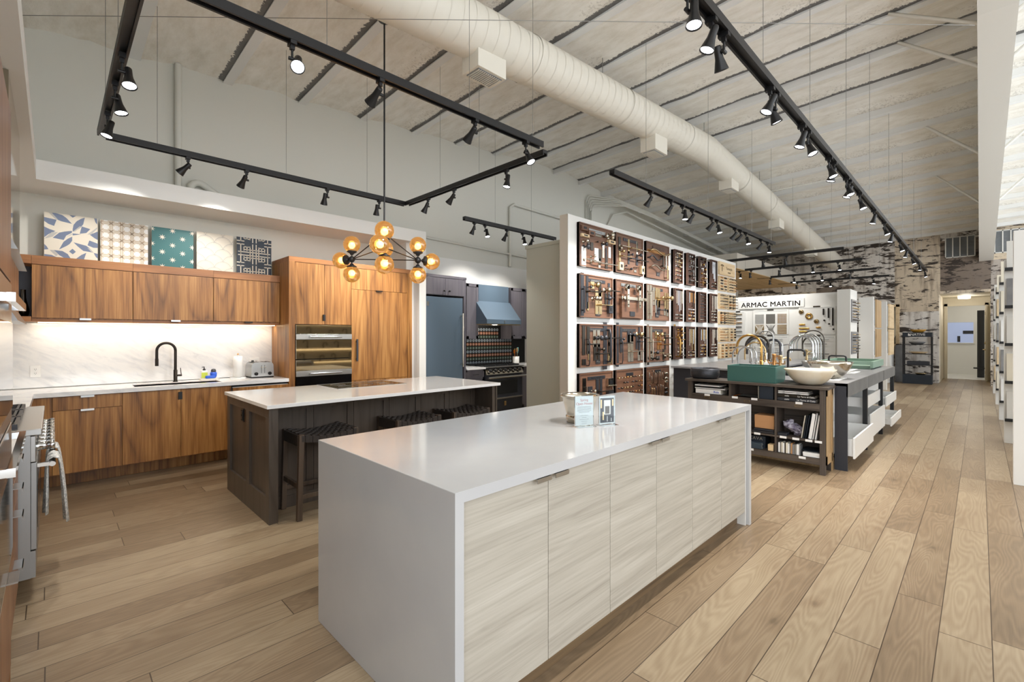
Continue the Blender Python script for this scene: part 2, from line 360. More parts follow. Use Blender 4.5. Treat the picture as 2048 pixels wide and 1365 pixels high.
for k in range(-2, 21):
    x = .629 + .905 * k + .0; d = .03 if x < 7.5 else .10
    if x > 18.8: break
    a, b = zc(x, 6.62), zc(x, -3.5); m = M()
    m.prism([(6.62, a - d), (-3.5, b - d), (-3.5, b + .12), (6.62, a + .12)], 'x', x - .022, x + .05)
    m.prism([(6.62, a - d - .006), (-3.5, b - d - .006), (-3.5, b - d + .006), (6.62, a - d + .006)], 'x', x - .03, x + .07)
    part('joist', m, 'joistw', ceil)
# walls
struct('wall_back', M().box(-.9, 18.94, 6.62, 6.8, 0, 5.6), 'greywall')
m = M(); m.box(3.94, 12, 6.6, 6.62, 0, 2.8); struct('wall_alcove', m, 'white')
struct('wall_left', M().box(-.9, -.75, .4, 6.62, 0, 4.9), 'greywall')
m = M(); m.box(18.94, 19.1, .87, 6.62, 0, 5.3); m.box(18.94, 19.1, -.21, .87, 2.69, 5.3); m.box(18.94, 19.1, -3.5, -.21, 0, 5.3)
struct('wall_far', m, 'birch')
# dropped soffit above the walnut kitchen (L-shaped) and its pilaster
m = M(); m.box(-.105, 4.07, 5.98, 6.62, 2.85, 3.03); m.box(-.75, -.105, .4, 6.62, 2.85, 3.03)
o = solo('soffit', m, 'white', kind='structure')
m = M(); m.box(3.95, 4.07, 5.98, 6.62, 0, 2.85); m.box(3.82, 3.95, 6.14, 6.62, 0, 2.85)
solo('pilaster', m, 'white', kind='structure')
# grey partition block and the long white display wall
m = M(); m.box(5.16, 5.4, 3.99, 4.89, 0, 2.78); m.box(5.145, 5.415, 3.99, 4.905, 2.76, 2.81)
solo('wall_partition', m, 'blockgrey', kind='structure')
m = M(); m.box(4.862, 10.87, 3.85, 3.99, 0, 3.06); m.box(4.86, 4.8625, 3.851, 3.99, 0, 3.06, 1)
struct('wall_display', m, ['white', 'warmgrey'])
m = M(); m.box(12.3, 12.42, 2.13, 6.0, 0, 2.40); struct('wall_sign', m, 'white')
m = M(); m.box(11.8, 12.55, 1.9, 2.13, 0, 2.41); solo('wall_sign_end', m, 'offwhite', kind='structure')
# plywood box ceiling in the far corner
m = M(); m.box(12.8, 18.94, 4.5, 6.62, 3.22, 3.62, 0); m.box(12.8, 18.94, 4.5, 6.62, 3.205, 3.22, 1)
solo('trim_1', m, ['warmgrey', 'plyceil'], kind='structure')
# corridor and the room beyond the doorway
m = M(); m.box(19.1, 21.4, .87, 1.0, 0, 2.8); m.box(19.1, 21.4, -.9, -.8, 0, 2.8); struct('wall_corridor', m, 'cream')
m = M(); m.box(21.4, 21.5, .77, 1.0, 0, 2.8); m.box(21.4, 21.5, -.9, -.11, 0, 2.8); m.box(21.4, 21.5, -.11, .77, 2.42, 2.8)
m.box(21.36, 21.4, .77, .85, 0, 2.5); m.box(21.36, 21.4, -.19, -.11, 0, 2.5); m.box(21.36, 21.4, -.19, .85, 2.42, 2.5)
struct('door_1', m, 'cream')
struct('ceiling_corridor', M().box(19.1, 25, -1.2, 1.6, 2.69, 2.75), 'cream')
m = M(); m.box(21.5, 25, -1.2, 1.6, -.1, .0); struct('floor_beyond', m, 'whitecer')
m = M(); m.box(24.2, 24.3, -1.2, 1.6, 0, 2.7); m.box(21.5, 24.2, 1.5, 1.6, 0, 2.7); m.box(21.5, 24.2, -1.3, -1.2, 0, 2.7); m.box(24.17, 24.2, -1.2, 1.6, 0, .22)
struct('wall_beyond', m, 'white')
m = M()
m.box(24.16, 24.19, .17, .95, 1.17, 1.93)
wn = struct('window_1', m, 'screen')
m = M()
for y0, y1, z0, z1 in ((.14, .17, 1.14, 1.96), (.95, .98, 1.14, 1.96), (.17, .95, 1.14, 1.17), (.17, .95, 1.93, 1.96)): m.box(24.13, 24.19, y0, y1, z0, z1)
part('window_frame', m, 'white', wn)
m = M(); m.box(24.14, 24.16, .17, .45, 1.5, 1.62, 0); m.box(24.14, 24.16, .52, .6, 1.2, 1.42, 0); part('window_view', m, 'darkside', wn)
l = bpy.data.lights.new('ceiling_light_lamp', 'POINT'); l.energy = 9; l.color = (1, .95, .86); l.shadow_soft_size = .12
lo = bpy.data.objects.new('corridor_lamp_light', l); COL.objects.link(lo); lo.location = (20.4, .3, 2.5)
l2 = l.copy(); l2.energy = 12; lo = bpy.data.objects.new('room_lamp_light', l2); COL.objects.link(lo); lo.location = (22.9, .1, 2.4)
m = M(); m.lathe([(.001, 2.6), (.14, 2.6), (.15, 2.64), (.15, 2.69)], (20.4, .35, 0), 24)
solo('ceiling_light', m, 'led', 'round flush ceiling lamp in the corridor beyond the bark wall', 'ceiling light')
# open door leaf
t = thing('corridor_door', 'taupe door standing open at the far end of the aisle', 'door', (21.33, -.14, 0))
part('door_leaf', M().box(20.55, 21.33, -.16, -.12, .01, 2.4), 'creamdoor', t)
m = M(); m.lathe([(.001, 0), (.03, 0), (.03, .015), (.012, .02), (.012, .05)], (20.65, -.12, 1.0), 14, ax='y'); m.tube([(20.65, -.07, 1.0), (20.78, -.07, 1.0)], .012, 8)
part('door_handle', m, 'brass', t)
m = M(); m.lathe([(.001, 0), (.03, 0), (.03, .02), (.001, .025)], (20.65, -.12, 1.2), 14, ax='y'); part('deadbolt', m, 'brass', t)
m = M()
for z in (.25, 1.2, 2.15): m.box(21.3, 21.345, -.12, -.11, z - .05, z + .05)
part('hinge', m, 'brass', t)
# dark tube display beyond the door
m = M(); m.tube([(22.6, -.02, 0), (22.6, -.02, 2.3)], .09, 20); m.box(22.45, 22.75, -.2, .16, .3, .34)
solo('tube_shower', m, 'black', 'tall dark cylindrical fixture seen through the far doorway', 'fixture')
# main girder with flange braces
m = M(); zb = lambda x: 4.70 - .0918 * (x - 6.7)
m.prism([(2.5, 4.55), (6.7, 4.70), (18.94, zb(18.94)), (18.94, zb(18.94) + .02), (6.7, 4.72), (2.5, 4.57)], 'y', -.27, .02)
m.prism([(2.5, 4.56), (6.7, 4.71), (18.94, zb(18.94) + .01), (18.94, 4.7), (8.1, 5.35), (2.5, 4.9)], 'y', -.14, -.11)
g = solo('beam', m, 'steelwhite', kind='structure')
for x in (5.1, 6.9, 7.8, 10.6, 13.3):
    for s in (1, -1):
        y0 = .0 if s > 0 else -.25; z0 = zb(x) + .03 if x > 6.7 else 4.6 + .03
        part('brace', M().tube([(x, y0, z0), (x + .03, y0 + s * .75, zc(x, 0) - .03)], .022, 4), 'steelwhite', g)
# round spiral duct following the roof, bend at the ridge
t = thing('air_duct', 'large round cream painted spiral air duct hung under the foam ceiling', 'duct', (8.1, 3.4, 4.45))
zd = lambda x: 4.46 + .068 * (x - 4.7) if x < 8.1 else 4.691 - .0785 * (x - 8.1)
pts = [(x, 3.4, zd(x)) for x in (.2, 2.6, 5, 7.4, 8.1, 8.9, 11, 14, 17, 18.45)]
m = M().tube([*pts, (18.56, 3.4, zd(18.45) - .03), (18.62, 3.4, zd(18.45) - .05)], [.24] * 10 + [.2, .08], 36)
x = .4
while x < 18.3:
    m.tube([(x - .006, 3.4, zd(x)), (x + .006, 3.4, zd(x))], .2432, 36, cap=False); x += .14 if x > 1 else .3
for x in (3.6, 5.4, 7.2, 9.7, 11.4, 13.6, 16.4): m.tube([(x - .02, 3.4, zd(x)), (x + .02, 3.4, zd(x))], .2465, 36, cap=False)
part('duct_tube', m, 'duct', t)
for x, z in ((2.99, 3.957), (6.33, 4.13), (9.24, 4.22), (12.19, 3.97), (15.4, 3.72)):
    o = part('outlet_box', M().box(x - .18, x + .18, 3.28, 3.52, z, zd(x) - .1), 'duct', t, .004)
    m = M(); m.box(x - .15, x + .15, 3.31, 3.49, z - .006, z, 1)
    for k in range(12): xx = x - .135 + k * .0245; m.box(xx - .004, xx + .004, 3.32, 3.48, z - .014, z - .006, 0)
    part('grille', m, ['duct', 'louver'], o)
for x in (2.0, 5.0, 8.1, 11, 14, 17): part('hanger', M().tube([(x, 3.4, zd(x) + .23), (x, 3.4, zc(x, 3.4) + .02)], .005, 5), 'wire', t)
# return air grilles on the bark wall
for (y0, y1, z0, z1, lb) in ((.09, .735, 3.74, 4.357, 'framed return air grille left of the big white beam'), (-.93, -.28, 3.76, 4.40, 'framed return air grille right of the big white beam')):
    t = thing('wall_grille', lb, 'vent', (18.9, (y0 + y1) / 2, z0), 'return air grilles on the bark wall')
    part('louver', M().box(18.92, 18.94, y0 + .02, y1 - .02, z0 + .02, z1 - .02), 'louver', t)
    m = M()
    for k in range(24): z = z0 + .03 + k * (z1 - z0 - .06) / 24; m.prism([(18.905, z), (18.92, z + .015), (18.92, z + .019), (18.905, z + .004)], 'y', y0 + .02, y1 - .02)
    part('slat', m, 'louver', t)
    m = M(); m.box(18.895, 18.94, y0, y1, z0, z0 + .025); m.box(18.895, 18.94, y0, y1, z1 - .025, z1)
    for k in range(5): y = y0 + k * (y1 - y0 - .025) / 4; m.box(18.895, 18.94, y, y + .025, z0, z1)
    part('grille_frame', m, 'offwhite', t)
# conduits on the back wall
def pipe(name, pts, r, mt, label, cat='pipe', group=None):
    return solo(name, M().tube(pts, r, 8), mt, label, cat, group)
pipe('wall_pipe', [(1.04, 6.57, 2.9), (1.04, 6.57, 4.6)], .035, 'greywall', 'painted vertical pipe on the wall above the soffit, left of the hanging lamp rod')
pipe('insulated_pipe', [(1.16, 6.56, 3.02), (1.16, 6.56, 3.16), *arc((1.24, 6.56, 3.18), .08, 180, 60, 5), (1.42, 6.56, 3.16), (1.5, 6.56, 3.09), (1.62, 6.56, 3.08), (4.2, 6.56, 3.08)], .04, 'greywall', 'fat insulated pipe curving out of the top of the soffit')
pipe('wall_pipe', [(4.1, 6.59, 3.11), (6.5, 6.59, 3.06), (10.2, 6.59, 3.0)], .022, 'greywall', 'thin horizontal painted pipe on the wall above the blue fridge')
pipe('wall_pipe', [(6.47, 6.58, 2.81), (6.47, 6.58, 4.0), (6.58, 6.58, 4.07), (8.6, 6.58, 4.05)], .03, 'greywall', 'painted pipe rising behind the partition then turning right')
for k in range(5):
    a = .05 * k; x0 = 9.0 + a
    pipe('electrical_conduit', [(x0, 6.57, 2.82), (x0, 6.59, 4.62 - a * .9), *arc((x0 + .16, 6.56, 4.63 - a), .16, 180, 100, 4), (9.9, 6.3 - a, 4.80 - a), (11.2, 6.2 - a, 4.72 - a), (17.5, 6.2 - a, 4.28 - a)], .015, 'greywall',
         'electrical conduit bundled on the wall above the display wall, %s from the left' % ORDS[k], 'conduit', 'bundle of conduits above the display wall')
pipe('electrical_conduit', [(9.9, 6.57, 2.82), (9.9, 6.59, 4.2), (10.1, 6.56, 4.5), (10.5, 6.4, 4.62), (17.5, 6.3, 4.05)], .022, 'greywall', 'single thicker conduit looping beside the conduit bundle', 'conduit')
pipe('ceiling_conduit', [(11.6, 6, 4.72), (11.6, 1.95, 4.72), (11.9, 1.85, 4.70), (18.6, 1.6, 4.26)], .014, 'steelwhite', 'thin white conduit bending across the foam ceiling left of the beam', 'conduit')
# ceiling wire (horizontal stay)
pipe('stay_wire', [(-.18, 5.19, 3.9), (5.19, .03, 3.9)], .0025, 'wire', 'thin horizontal wire strung across the ceiling near the hanging lamp rod', 'wire')
# ------------------------------------------------------------------ white waterfall island (nearest)
def tab(x0, x1, y, z, parent, mt='steel', name='handle'):      # edge pull on a face looking to -y
    m = M(); m.box(x0, x1, y - .022, y + .004, z + .002, z + .005); m.box(x0, x1, y - .025, y - .022, z - .013, z + .005)
    return part(name, m, mt, parent)
def vtab(x, y, z0, z1, parent, mt='black', name='handle'):
    m = M(); m.box(x - .018, x + .018, y - .004, y, z0, z1); m.box(x - .018, x - .012, y - .026, y, z0, z1)
    return part(name, m, mt, parent)
t = thing('kitchen_island', 'pale grey waterfall island with whitewashed oak doors, nearest in the room', 'kitchen island', (2.37, 1.79, 0))
m = M().prism([(.952, 0), (.952, .914), (3.79, .914), (3.79, 0), (3.752, 0), (3.752, .874), (.99, .874), (.99, 0)], 'y', 1.23, 2.347)
part('countertop', m, 'quartz', t, .0025, 'polished pale grey slab with waterfall ends')
part('body', M().box(.99, 3.752, 1.275, 2.33, .1, .872), 'driftwood', t)
part('side_panel', M().box(3.726, 3.738, 1.25, 2.3, .0, .872), 'offwhite', t)
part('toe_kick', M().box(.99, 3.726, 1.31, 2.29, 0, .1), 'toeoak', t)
part('side_panel', M().box(.99, .9955, 1.252, 1.28, .1, .872), 'driftwood', t)
for k in range(6):
    x0 = .9985 + k * .4545
    d = part('door', M().box(x0, x0 + .451, 1.252, 1.273, .105, .868), 'driftwood', t, .0012)
    if k % 2 == 0: tab(x0 + .36, x0 + .447, 1.252, .866, d)
    else: tab(x0 + .018, x0 + .105, 1.252, .866, d)
# things on the island
b = thing('metal_bucket', 'polished metal ice bucket behind the printed card on the nearest island', 'bucket', (2.285, 1.72, .914))
m = M(); m.lathe([(.001, .914), (.078, .914), (.082, .93), (.084, .945), (.084, .953), (.079, .957), (.082, .965), (.1, 1.04), (.105, 1.062), (.118, 1.07), (.12, 1.075), (.116, 1.08), (.108, 1.075), (.099, 1.06), (.078, .965), (.001, .96)], (2.285, 1.72, 0), 40)
part('bowl', m, 'nickel', b)
m = M(); m.tube(arc((2.285, 1.72, 1.077), .119, 0, 360, 32, 'xy'), .004, 6, cap=False); part('rim', m, 'nickel', b)
dx, dy = .921, -.389
def card(name, label, cx, cy, wd, h, img):
    s = thing(name, label, 'sign holder', (cx, cy, .914))
    a = Vector((dx, dy, 0)).normalized(); n = Vector((-a.y, a.x, 0)) * -1
    if n.y > 0: n = -n
    def P(u, v, q): p = Vector((cx, cy, .914)) + a * u + n * q; return (p.x, p.y, .914 + v)
    def slab(mm, u0, u1, v0, v1, q0, q1, mi=0):
        mm.add([P(u0, v0, q0), P(u1, v0, q0), P(u1, v0, q1), P(u0, v0, q1), P(u0, v1, q0), P(u1, v1, q0), P(u1, v1, q1), P(u0, v1, q1)], [(0, 3, 2, 1), (4, 5, 6, 7), (0, 1, 5, 4), (1, 2, 6, 5), (2, 3, 7, 6), (3, 0, 4, 7)], mi)
    h2 = wd / 2
    mm = M(); slab(mm, -h2 - .004, h2 + .004, .004, h, .0008, .003); slab(mm, -h2 - .004, h2 + .004, .004, h, -.003, -.0008); slab(mm, -h2 - .004, h2 + .004, 0, .003, -.028, .04)
    part('acrylic_stand', mm, 'acrylic', s)
    mm = M(); slab(mm, -h2, h2, .008, h - .004, -.0006, .0006)
    p = part('card', mm, 'paper', s)
    return s, p, slab, P, n
s, p, slab, P, n = card('sign_holder', 'clear stand with a white typed card in front of the metal bucket', 2.185, 1.612, .118, .178, 0)
rot = Matrix((Vector((dx, dy, 0)).normalized(), Vector((0, 0, 1)), n)).transposed().to_euler()
text('Spring\nOpen House', .021, P(0, .142, .0012), rot, 'red_ink', p, .0002, 'handwriting')
mm = M()
for i, wv in enumerate((.09, .092, .092, .092, .07)): slab(mm, -wv / 2, wv / 2, .112 - i * .0075, .1142 - i * .0075, .0008, .0011)
for i, wv in enumerate((.05, .03, .06, .04, .035)): slab(mm, -wv / 2, wv / 2, .062 - i * .011, .0635 - i * .011, .0008, .0011)
part('printed_lines', mm, 'louver', p)
s, p, slab, P, n = card('sign_holder', 'clear stand with a dark photo card of a framed mirror, right of the bucket', 2.318, 1.545, .105, .172, 1)
mm = M(); slab(mm, -.047, .047, .014, .158, .0007, .0010, 0); slab(mm, -.022, .024, .062, .146, .0011, .0014, 1); slab(mm, -.014, .016, .066, .11, .0015, .0018, 2)
slab(mm, -.045, -.035, .1, .15, .0011, .0015, 3); slab(mm, .034, .044, .11, .15, .0011, .0015, 3); slab(mm, -.032, -.022, .03, .078, .0015, .0019, 3); slab(mm, -.002, .004, .02, .052, .0011, .0015, 4); slab(mm, .026, .032, .02, .04, .0011, .0015, 4)
part('printed_picture', mm, ['navy', 'offwhite', 'gunmetal', 'brass', 'steelr'], p)
# ------------------------------------------------------------------ dark seating island
t = thing('kitchen_island', 'dark stained shaker island with white top and row of stools', 'kitchen island', (2.34, 4.36, 0))
part('countertop', M().box(1.142, 3.545, 3.757, 4.97, .885, .914), 'whitequartz', t, .002, 'thin white stone top')
part('body', M().box(1.20, 3.50, 4.11, 4.955, 0, .884), 'darkcab', t)
def endpanel(xa, xb, face):
    m = M(); m.box(xa + .006, xb - .006, 3.80, 4.955, 0, .885)
    xf = xa + .006 if face < 0 else xb - .006; q = .02 * face
    for z0, z1, y0, y1 in ((.0, .2, 3.79, 4.965), (.81, .885, 3.79, 4.965), (.2, .81, 3.79, 3.87), (.2, .81, 4.29, 4.375), (.2, .81, 4.88, 4.965)):
        m.box(xf, xf + q, y0, y1, z0, z1)
    return part('end_panel', m, 'darkcab', t, .001)
ep = endpanel(1.178, 1.24, -1); endpanel(3.452, 3.51, 1)
m = M(); m.box(1.158, 1.166, 4.42, 4.49, .70, .815); m.box(1.152, 1.158, 4.43, 4.48, .712, .80, 1); m.box(1.15, 1.152, 4.44, 4.47, .765, .79, 0); m.box(1.15, 1.152, 4.44, 4.47, .722, .747, 0)
part('power_outlet', m, ['bronze', 'dark'], t)
for k in range(6):
    x0 = 1.252 + k * .3667; x1 = x0 + .3635; m = M(); m.box(x0, x1, 4.096, 4.11, .1, .88)
    for a in ((x0, x0 + .06, .1, .88), (x1 - .06, x1, .1, .88), (x0 + .06, x1 - .06, .1, .17), (x0 + .06, x1 - .06, .81, .88)): m.box(a[0], a[1], 4.086, 4.096, a[2], a[3])
    part('door', m, 'darkcab', t, .001)
m = M(); m.box(1.24, 3.452, 4.08, 4.11, 0, .1); part('toe_kick', m, 'darkcab', t)
t = thing('cooktop', 'black glass induction cooktop set in the dark island top', 'cooktop', (2.36, 4.66, .914))
m = M(); m.box(1.985, 2.745, 4.42, 4.93, .914, .918); m.box(1.98, 2.75, 4.415, 4.42, .914, .919, 1); m.box(1.98, 2.75, 4.93, 4.935, .914, .919, 1); m.box(1.98, 1.985, 4.415, 4.935, .914, .919, 1); m.box(2.745, 2.75, 4.415, 4.935, .914, .919, 1)
part('glass_surface', m, ['glassblk', 'steel'], t)
m = M()
for x, y, r in ((2.15, 4.56, .09), (2.15, 4.79, .075), (2.37, 4.68, .11), (2.59, 4.56, .075), (2.59, 4.79, .09)): m.tube(arc((x, y, .9183), r, 0, 360, 28, 'xy'), .0012, 4, cap=False)
part('cooking_zone', m, 'steelr', t)
# stools
def stool(loc, label):
    t = thing('counter_stool', label, 'stool', (0, 0, 0), 'woven leather stools at the dark island')
    W_, D_ = .45, .36
    def sz(u): return .645 - .03 * math.cos(u * math.pi / W_ * .95)
    m = M(); N = 16; th = .05
    for j in range(N):       # saddle seat of woven bands
        u0, u1 = -W_ / 2 + j * W_ / N, -W_ / 2 + (j + 1) * W_ / N
        for k in range(9):
            v0, v1 = -D_ / 2 + k * D_ / 9, -D_ / 2 + (k + 1) * D_ / 9; h = .006 if (j + k) % 2 else .0
            a, b = sz(u0) + .02 + h, sz(u1) + .02 + h
            m.add([(u0, v0, a - .02), (u1, v0, b - .02), (u1, v1, b - .02), (u0, v1, a - .02), (u0 + .001, v0 + .001, a), (u1 - .001, v0 + .001, b), (u1 - .001, v1 - .001, b), (u0 + .001, v1 - .001, a)],
                  [(0, 3, 2, 1), (4, 5, 6, 7), (0, 1, 5, 4), (1, 2, 6, 5), (2, 3, 7, 6), (3, 0, 4, 7)])
        for v in (-D_ / 2, D_ / 2):
            q = .012 if j % 2 else .008; s_ = -1 if v < 0 else 1
            a, b = sz(u0) + .018, sz(u1) + .018
            y0, y1 = sorted((v, v + s_ * q)); m.add([(u0 + .001, y0, a - th), (u1 - .001, y0, b - th), (u1 - .001, y1, b - th), (u0 + .001, y1, a - th), (u0 + .001, y0, a), (u1 - .001, y0, b), (u1 - .001, y1, b), (u0 + .001, y1, a)],
                  [(0, 3, 2, 1), (4, 5, 6, 7), (0, 1, 5, 4), (1, 2, 6, 5), (2, 3, 7, 6), (3, 0, 4, 7)])
    part('seat', m, 'leather', t)
    m = M(); m.box(-W_ / 2 - .02, -W_ / 2 + .004, -D_ / 2 + .03, D_ / 2 - .03, .575, .66); m.box(W_ / 2 - .004, W_ / 2 + .02, -D_ / 2 + .03, D_ / 2 - .03, .575, .66)
    part('seat_rail', m, 'leather', t)
    for sx in (-1, 1):
        for sy in (-1, 1):
            xt, yt, xb, yb = sx * (W_ / 2 - .003), sy * (D_ / 2 - .012), sx * (W_ / 2 + .015), sy * (D_ / 2 - .005); r = .019
            m = M(); m.add([(xb - r, yb - r, 0), (xb + r, yb - r, 0), (xb + r, yb + r, 0), (xb - r, yb + r, 0), (xt - r, yt - r, .665), (xt + r, yt - r, .665), (xt + r, yt + r, .665), (xt - r, yt + r, .665)],
                  [(0, 3, 2, 1), (4, 5, 6, 7), (0, 1, 5, 4), (1, 2, 6, 5), (2, 3, 7, 6), (3, 0, 4, 7)])
            part('leg', m, 'stoolwood', t, .002)
    for sx in (-1, 1): part('stretcher', M().box(sx * .233 - .011, sx * .233 + .011, -D_ / 2 + .02, D_ / 2 - .02, .24, .28), 'stoolwood', t, .002)
    for sy in (-1, 1): part('stretcher', M().box(-.22, .22, sy * .165 - .01, sy * .165 + .01, .16, .195), 'stoolwood', t, .002)
    t.location = loc; return t
s0 = stool((1.60, 3.895, 0), 'dark woven leather stool nearest the left end of the dark island')
dup(s0, (2.46, 3.895, 0), 0, 'middle of the three dark woven stools at the dark island')
dup(s0, (3.10, 3.895, 0), 0, 'dark woven leather stool at the right end of the dark island')
# ------------------------------------------------------------------ walnut kitchen run
m = M(); m.box(-.75, 2.063, 6.6, 6.62, .92, 1.565); o = solo('backsplash', m, 'marble', kind='structure')
ct = thing('marble_counter', 'veined white marble worktop running along the walnut base cabinets', 'countertop', (.6, 6.3, .88))
m = M(); m.box(-.75, .6, 5.97, 6.6, .874, .914); m.box(1.37, 2.063, 5.97, 6.6, .874, .914); m.box(.6, 1.37, 5.97, 6.09, .874, .914); m.box(.6, 1.37, 6.38, 6.6, .874, .914)
m.box(-.75, -.12, 4.80, 5.97, .874, .914)
part('slab', m, 'marble', ct)
m = M()
m.box(.59, .6, 6.08, 6.39, .7, .905); m.box(1.37, 1.38, 6.08, 6.39, .7, .905); m.box(.59, 1.38, 6.08, 6.09, .7, .905); m.box(.59, 1.38, 6.38, 6.39, .7, .905); m.box(.59, 1.38, 6.08, 6.39, .69, .7)
solo('undermount_sink', m, 'steelr', 'stainless sink sunk in the marble worktop by the dark faucet', 'sink')
t = thing('kitchen_faucet', 'dark bronze gooseneck faucet at the marble counter', 'faucet', (.995, 6.45, .914))
m = M(); m.lathe([(.001, .914), (.024, .914), (.024, .92), (.019, .925), (.019, 1.05), (.001, 1.052)], (.995, 6.45, 0), 18); part('base', m, 'bronze', t)
m = M(); m.tube([(.995, 6.45, 1.04), (.995, 6.45, 1.27), *arc((.91, 6.45, 1.27), .085, 0, 180, 14), (.825, 6.45, 1.18)], .014, 12); part('spout', m, 'bronze', t)
m = M(); m.tube([(.825, 6.45, 1.18), (.825, 6.45, 1.10)], .0165, 12); part('spray_head', m, 'bronze', t)
m = M(); m.tube([(1.01, 6.45, .985), (1.055, 6.45, .985)], .011, 8); m.tube([(1.05, 6.45, .985), (1.042, 6.45, 1.07)], .004, 6); part('handle', m, 'bronze', t)
def basebody(x0, x1, name, label):
    t = thing(name, label, 'base cabinet', ((x0 + x1) / 2, 6.3, 0))
    m = M(); m.box(x0, x1, 6.022, 6.6, .14, .86); m.box(x0, x1, 6.2, 6.6, 0, .14)
    part('body', m, 'walnut', t); return t
t = basebody(-.7, -.004, 'corner_cabinet', 'walnut corner base cabinet left of the drawer unit'); part('filler_panel', M().box(-.15, -.004, 6.0, 6.02, .15, .868), 'walnut', t)
t = basebody(-.002, .493, 'drawer_cabinet', 'walnut base cabinet with two steel tab pulls, left of the sink')
d = part('drawer', M().box(0, .492, 6.0, 6.02, .742, .868), 'walnut', t, .001); tab(.19, .285, 6.0, .866, d)
d = part('drawer', M().box(0, .492, 6.0, 6.02, .15, .738), 'walnut', t, .001); tab(.19, .285, 6.0, .738, d, 'chrome')
t = basebody(.494, 1.447, 'sink_cabinet', 'walnut sink base cabinet with two plain doors under the faucet')
d = part('door', M().box(.495, .972, 6.0, 6.02, .15, .868), 'walnut', t, .001); vtab(.968, 6.0, .76, .84, d)
part('door', M().box(.976, 1.446, 6.0, 6.02, .15, .868), 'walnut', t, .001)
t = thing('dishwasher', 'walnut panelled dishwasher slightly ajar under the toaster', 'dishwasher', (1.755, 6.3, 0))
m = M(); m.box(1.45, 2.06, 6.03, 6.6, .14, .862); m.box(1.45, 2.06, 6.2, 6.6, 0, .14, 1); part('body', m, ['dark', 'walnut'], t)
m = M(); m.prism([(6.0, .15), (6.02, .15), (5.985, .845), (5.965, .845)], 'x', 1.455, 2.055); d = part('door', m, 'walnut', t, .001)
m = M(); m.box(1.455, 2.055, 5.985, 6.005, .845, .852); part('control_strip', m, 'steelr', d)
m = M(); m.tube([(1.44, 5.965, .85), (1.438, 5.95, .83), (1.438, 5.95, .72)], .006, 6); part('handle', m, 'bronze', d)
# wall cabinets
for k, (x0, x1, lb) in enumerate(((-.14, .603, 'left walnut wall cabinet below the blue leaf and cane pattern tiles'), (.605, 1.333, 'middle walnut wall cabinet below the teal star tile'), (1.335, 2.062, 'right walnut wall cabinet beside the tall oven cabinet'))):
    t = thing('wall_cabinet', lb, 'wall cabinet', ((x0 + x1) / 2, 6.45, 1.57))
    m = M(); m.box(x0, x1, 6.317, 6.62, 1.60, 2.118); part('body', m, 'walnut', t)
    part('top_rail', M().box(x0, x1, 6.29, 6.62, 2.118, 2.20), 'walnut_h', t)
    part('bottom_rail', M().box(x0, x1, 6.31, 6.62, 1.572, 1.60), 'walnut_h', t)
    d = part('door', M().box(x0 + .002, x1 - .002, 6.295, 6.316, 1.61, 2.112), 'walnut', t, .001)
    xc = (x0 + x1) / 2; tab(xc - .04, xc + .045, 6.295, 1.606, d, ['steel', 'steel', 'bronze'][k])
m = M(); m.box(-.1, 2.05, 6.44, 6.46, 1.563, 1.572); solo('led_strip', m, 'led', 'thin warm light strip under the walnut wall cabinets', 'light strip')
# tall walnut cabinet with ovens and panelled fridge
t = thing('tall_cabinet', 'tall walnut cabinet wall holding the ovens and hidden fridge', 'tall cabinet', (2.94, 6.3, 0))
part('side_panel', M().box(2.065, 2.137, 5.98, 6.598, 0, 2.36), 'walnut', t); part('side_panel', M().box(3.747, 3.82, 5.98, 6.598, 0, 2.36), 'walnut', t)
part('top_rail', M().box(2.065, 3.82, 5.98, 6.6, 2.36, 2.42), 'walnut_h', t)
m = M(); m.box(2.139, 3.745, 6.05, 6.6, 1.58, 2.36); m.box(2.875, 3.745, 6.05, 6.6, .1, 1.58); m.box(2.139, 2.873, 6.05, 6.6, .1, .30); m.box(2.139, 3.745, 6.1, 6.6, 0, .1); m.box(2.868, 2.876, 6.0, 6.6, .1, 1.58)
m.box(2.139, 2.868, 6.5, 6.6, .3, 1.58); part('body', m, 'walnut', t)
d = part('door', M().box(2.141, 2.504, 5.985, 6.005, 1.583, 2.357), 'walnut', t, .001); vtab(2.5, 5.985, 1.63, 1.71, d)
part('door', M().box(2.508, 2.870, 5.985, 6.005, 1.583, 2.357), 'walnut', t, .001)
d = part('door', M().box(2.875, 3.743, 5.985, 6.005, 2.07, 2.357), 'walnut', t, .001); tab(3.23, 3.325, 5.985, 2.068, d, 'bronze')
d = part('fridge_door', M().box(2.875, 3.743, 5.985, 6.005, .83, 2.066), 'walnut', t, .001)
m = M(); m.box(2.93, 2.952, 5.945, 5.96, 1.09, 1.39); m.box(2.935, 2.947, 5.96, 5.985, 1.11, 1.13); m.box(2.935, 2.947, 5.96, 5.985, 1.35, 1.37); part('handle', m, 'pewter', d)
part('drawer', M().box(2.875, 3.743, 5.985, 6.005, .11, .826), 'walnut', t, .001)
part('drawer', M().box(2.141, 2.870, 5.985, 6.005, .11, .36), 'walnut', t, .001)
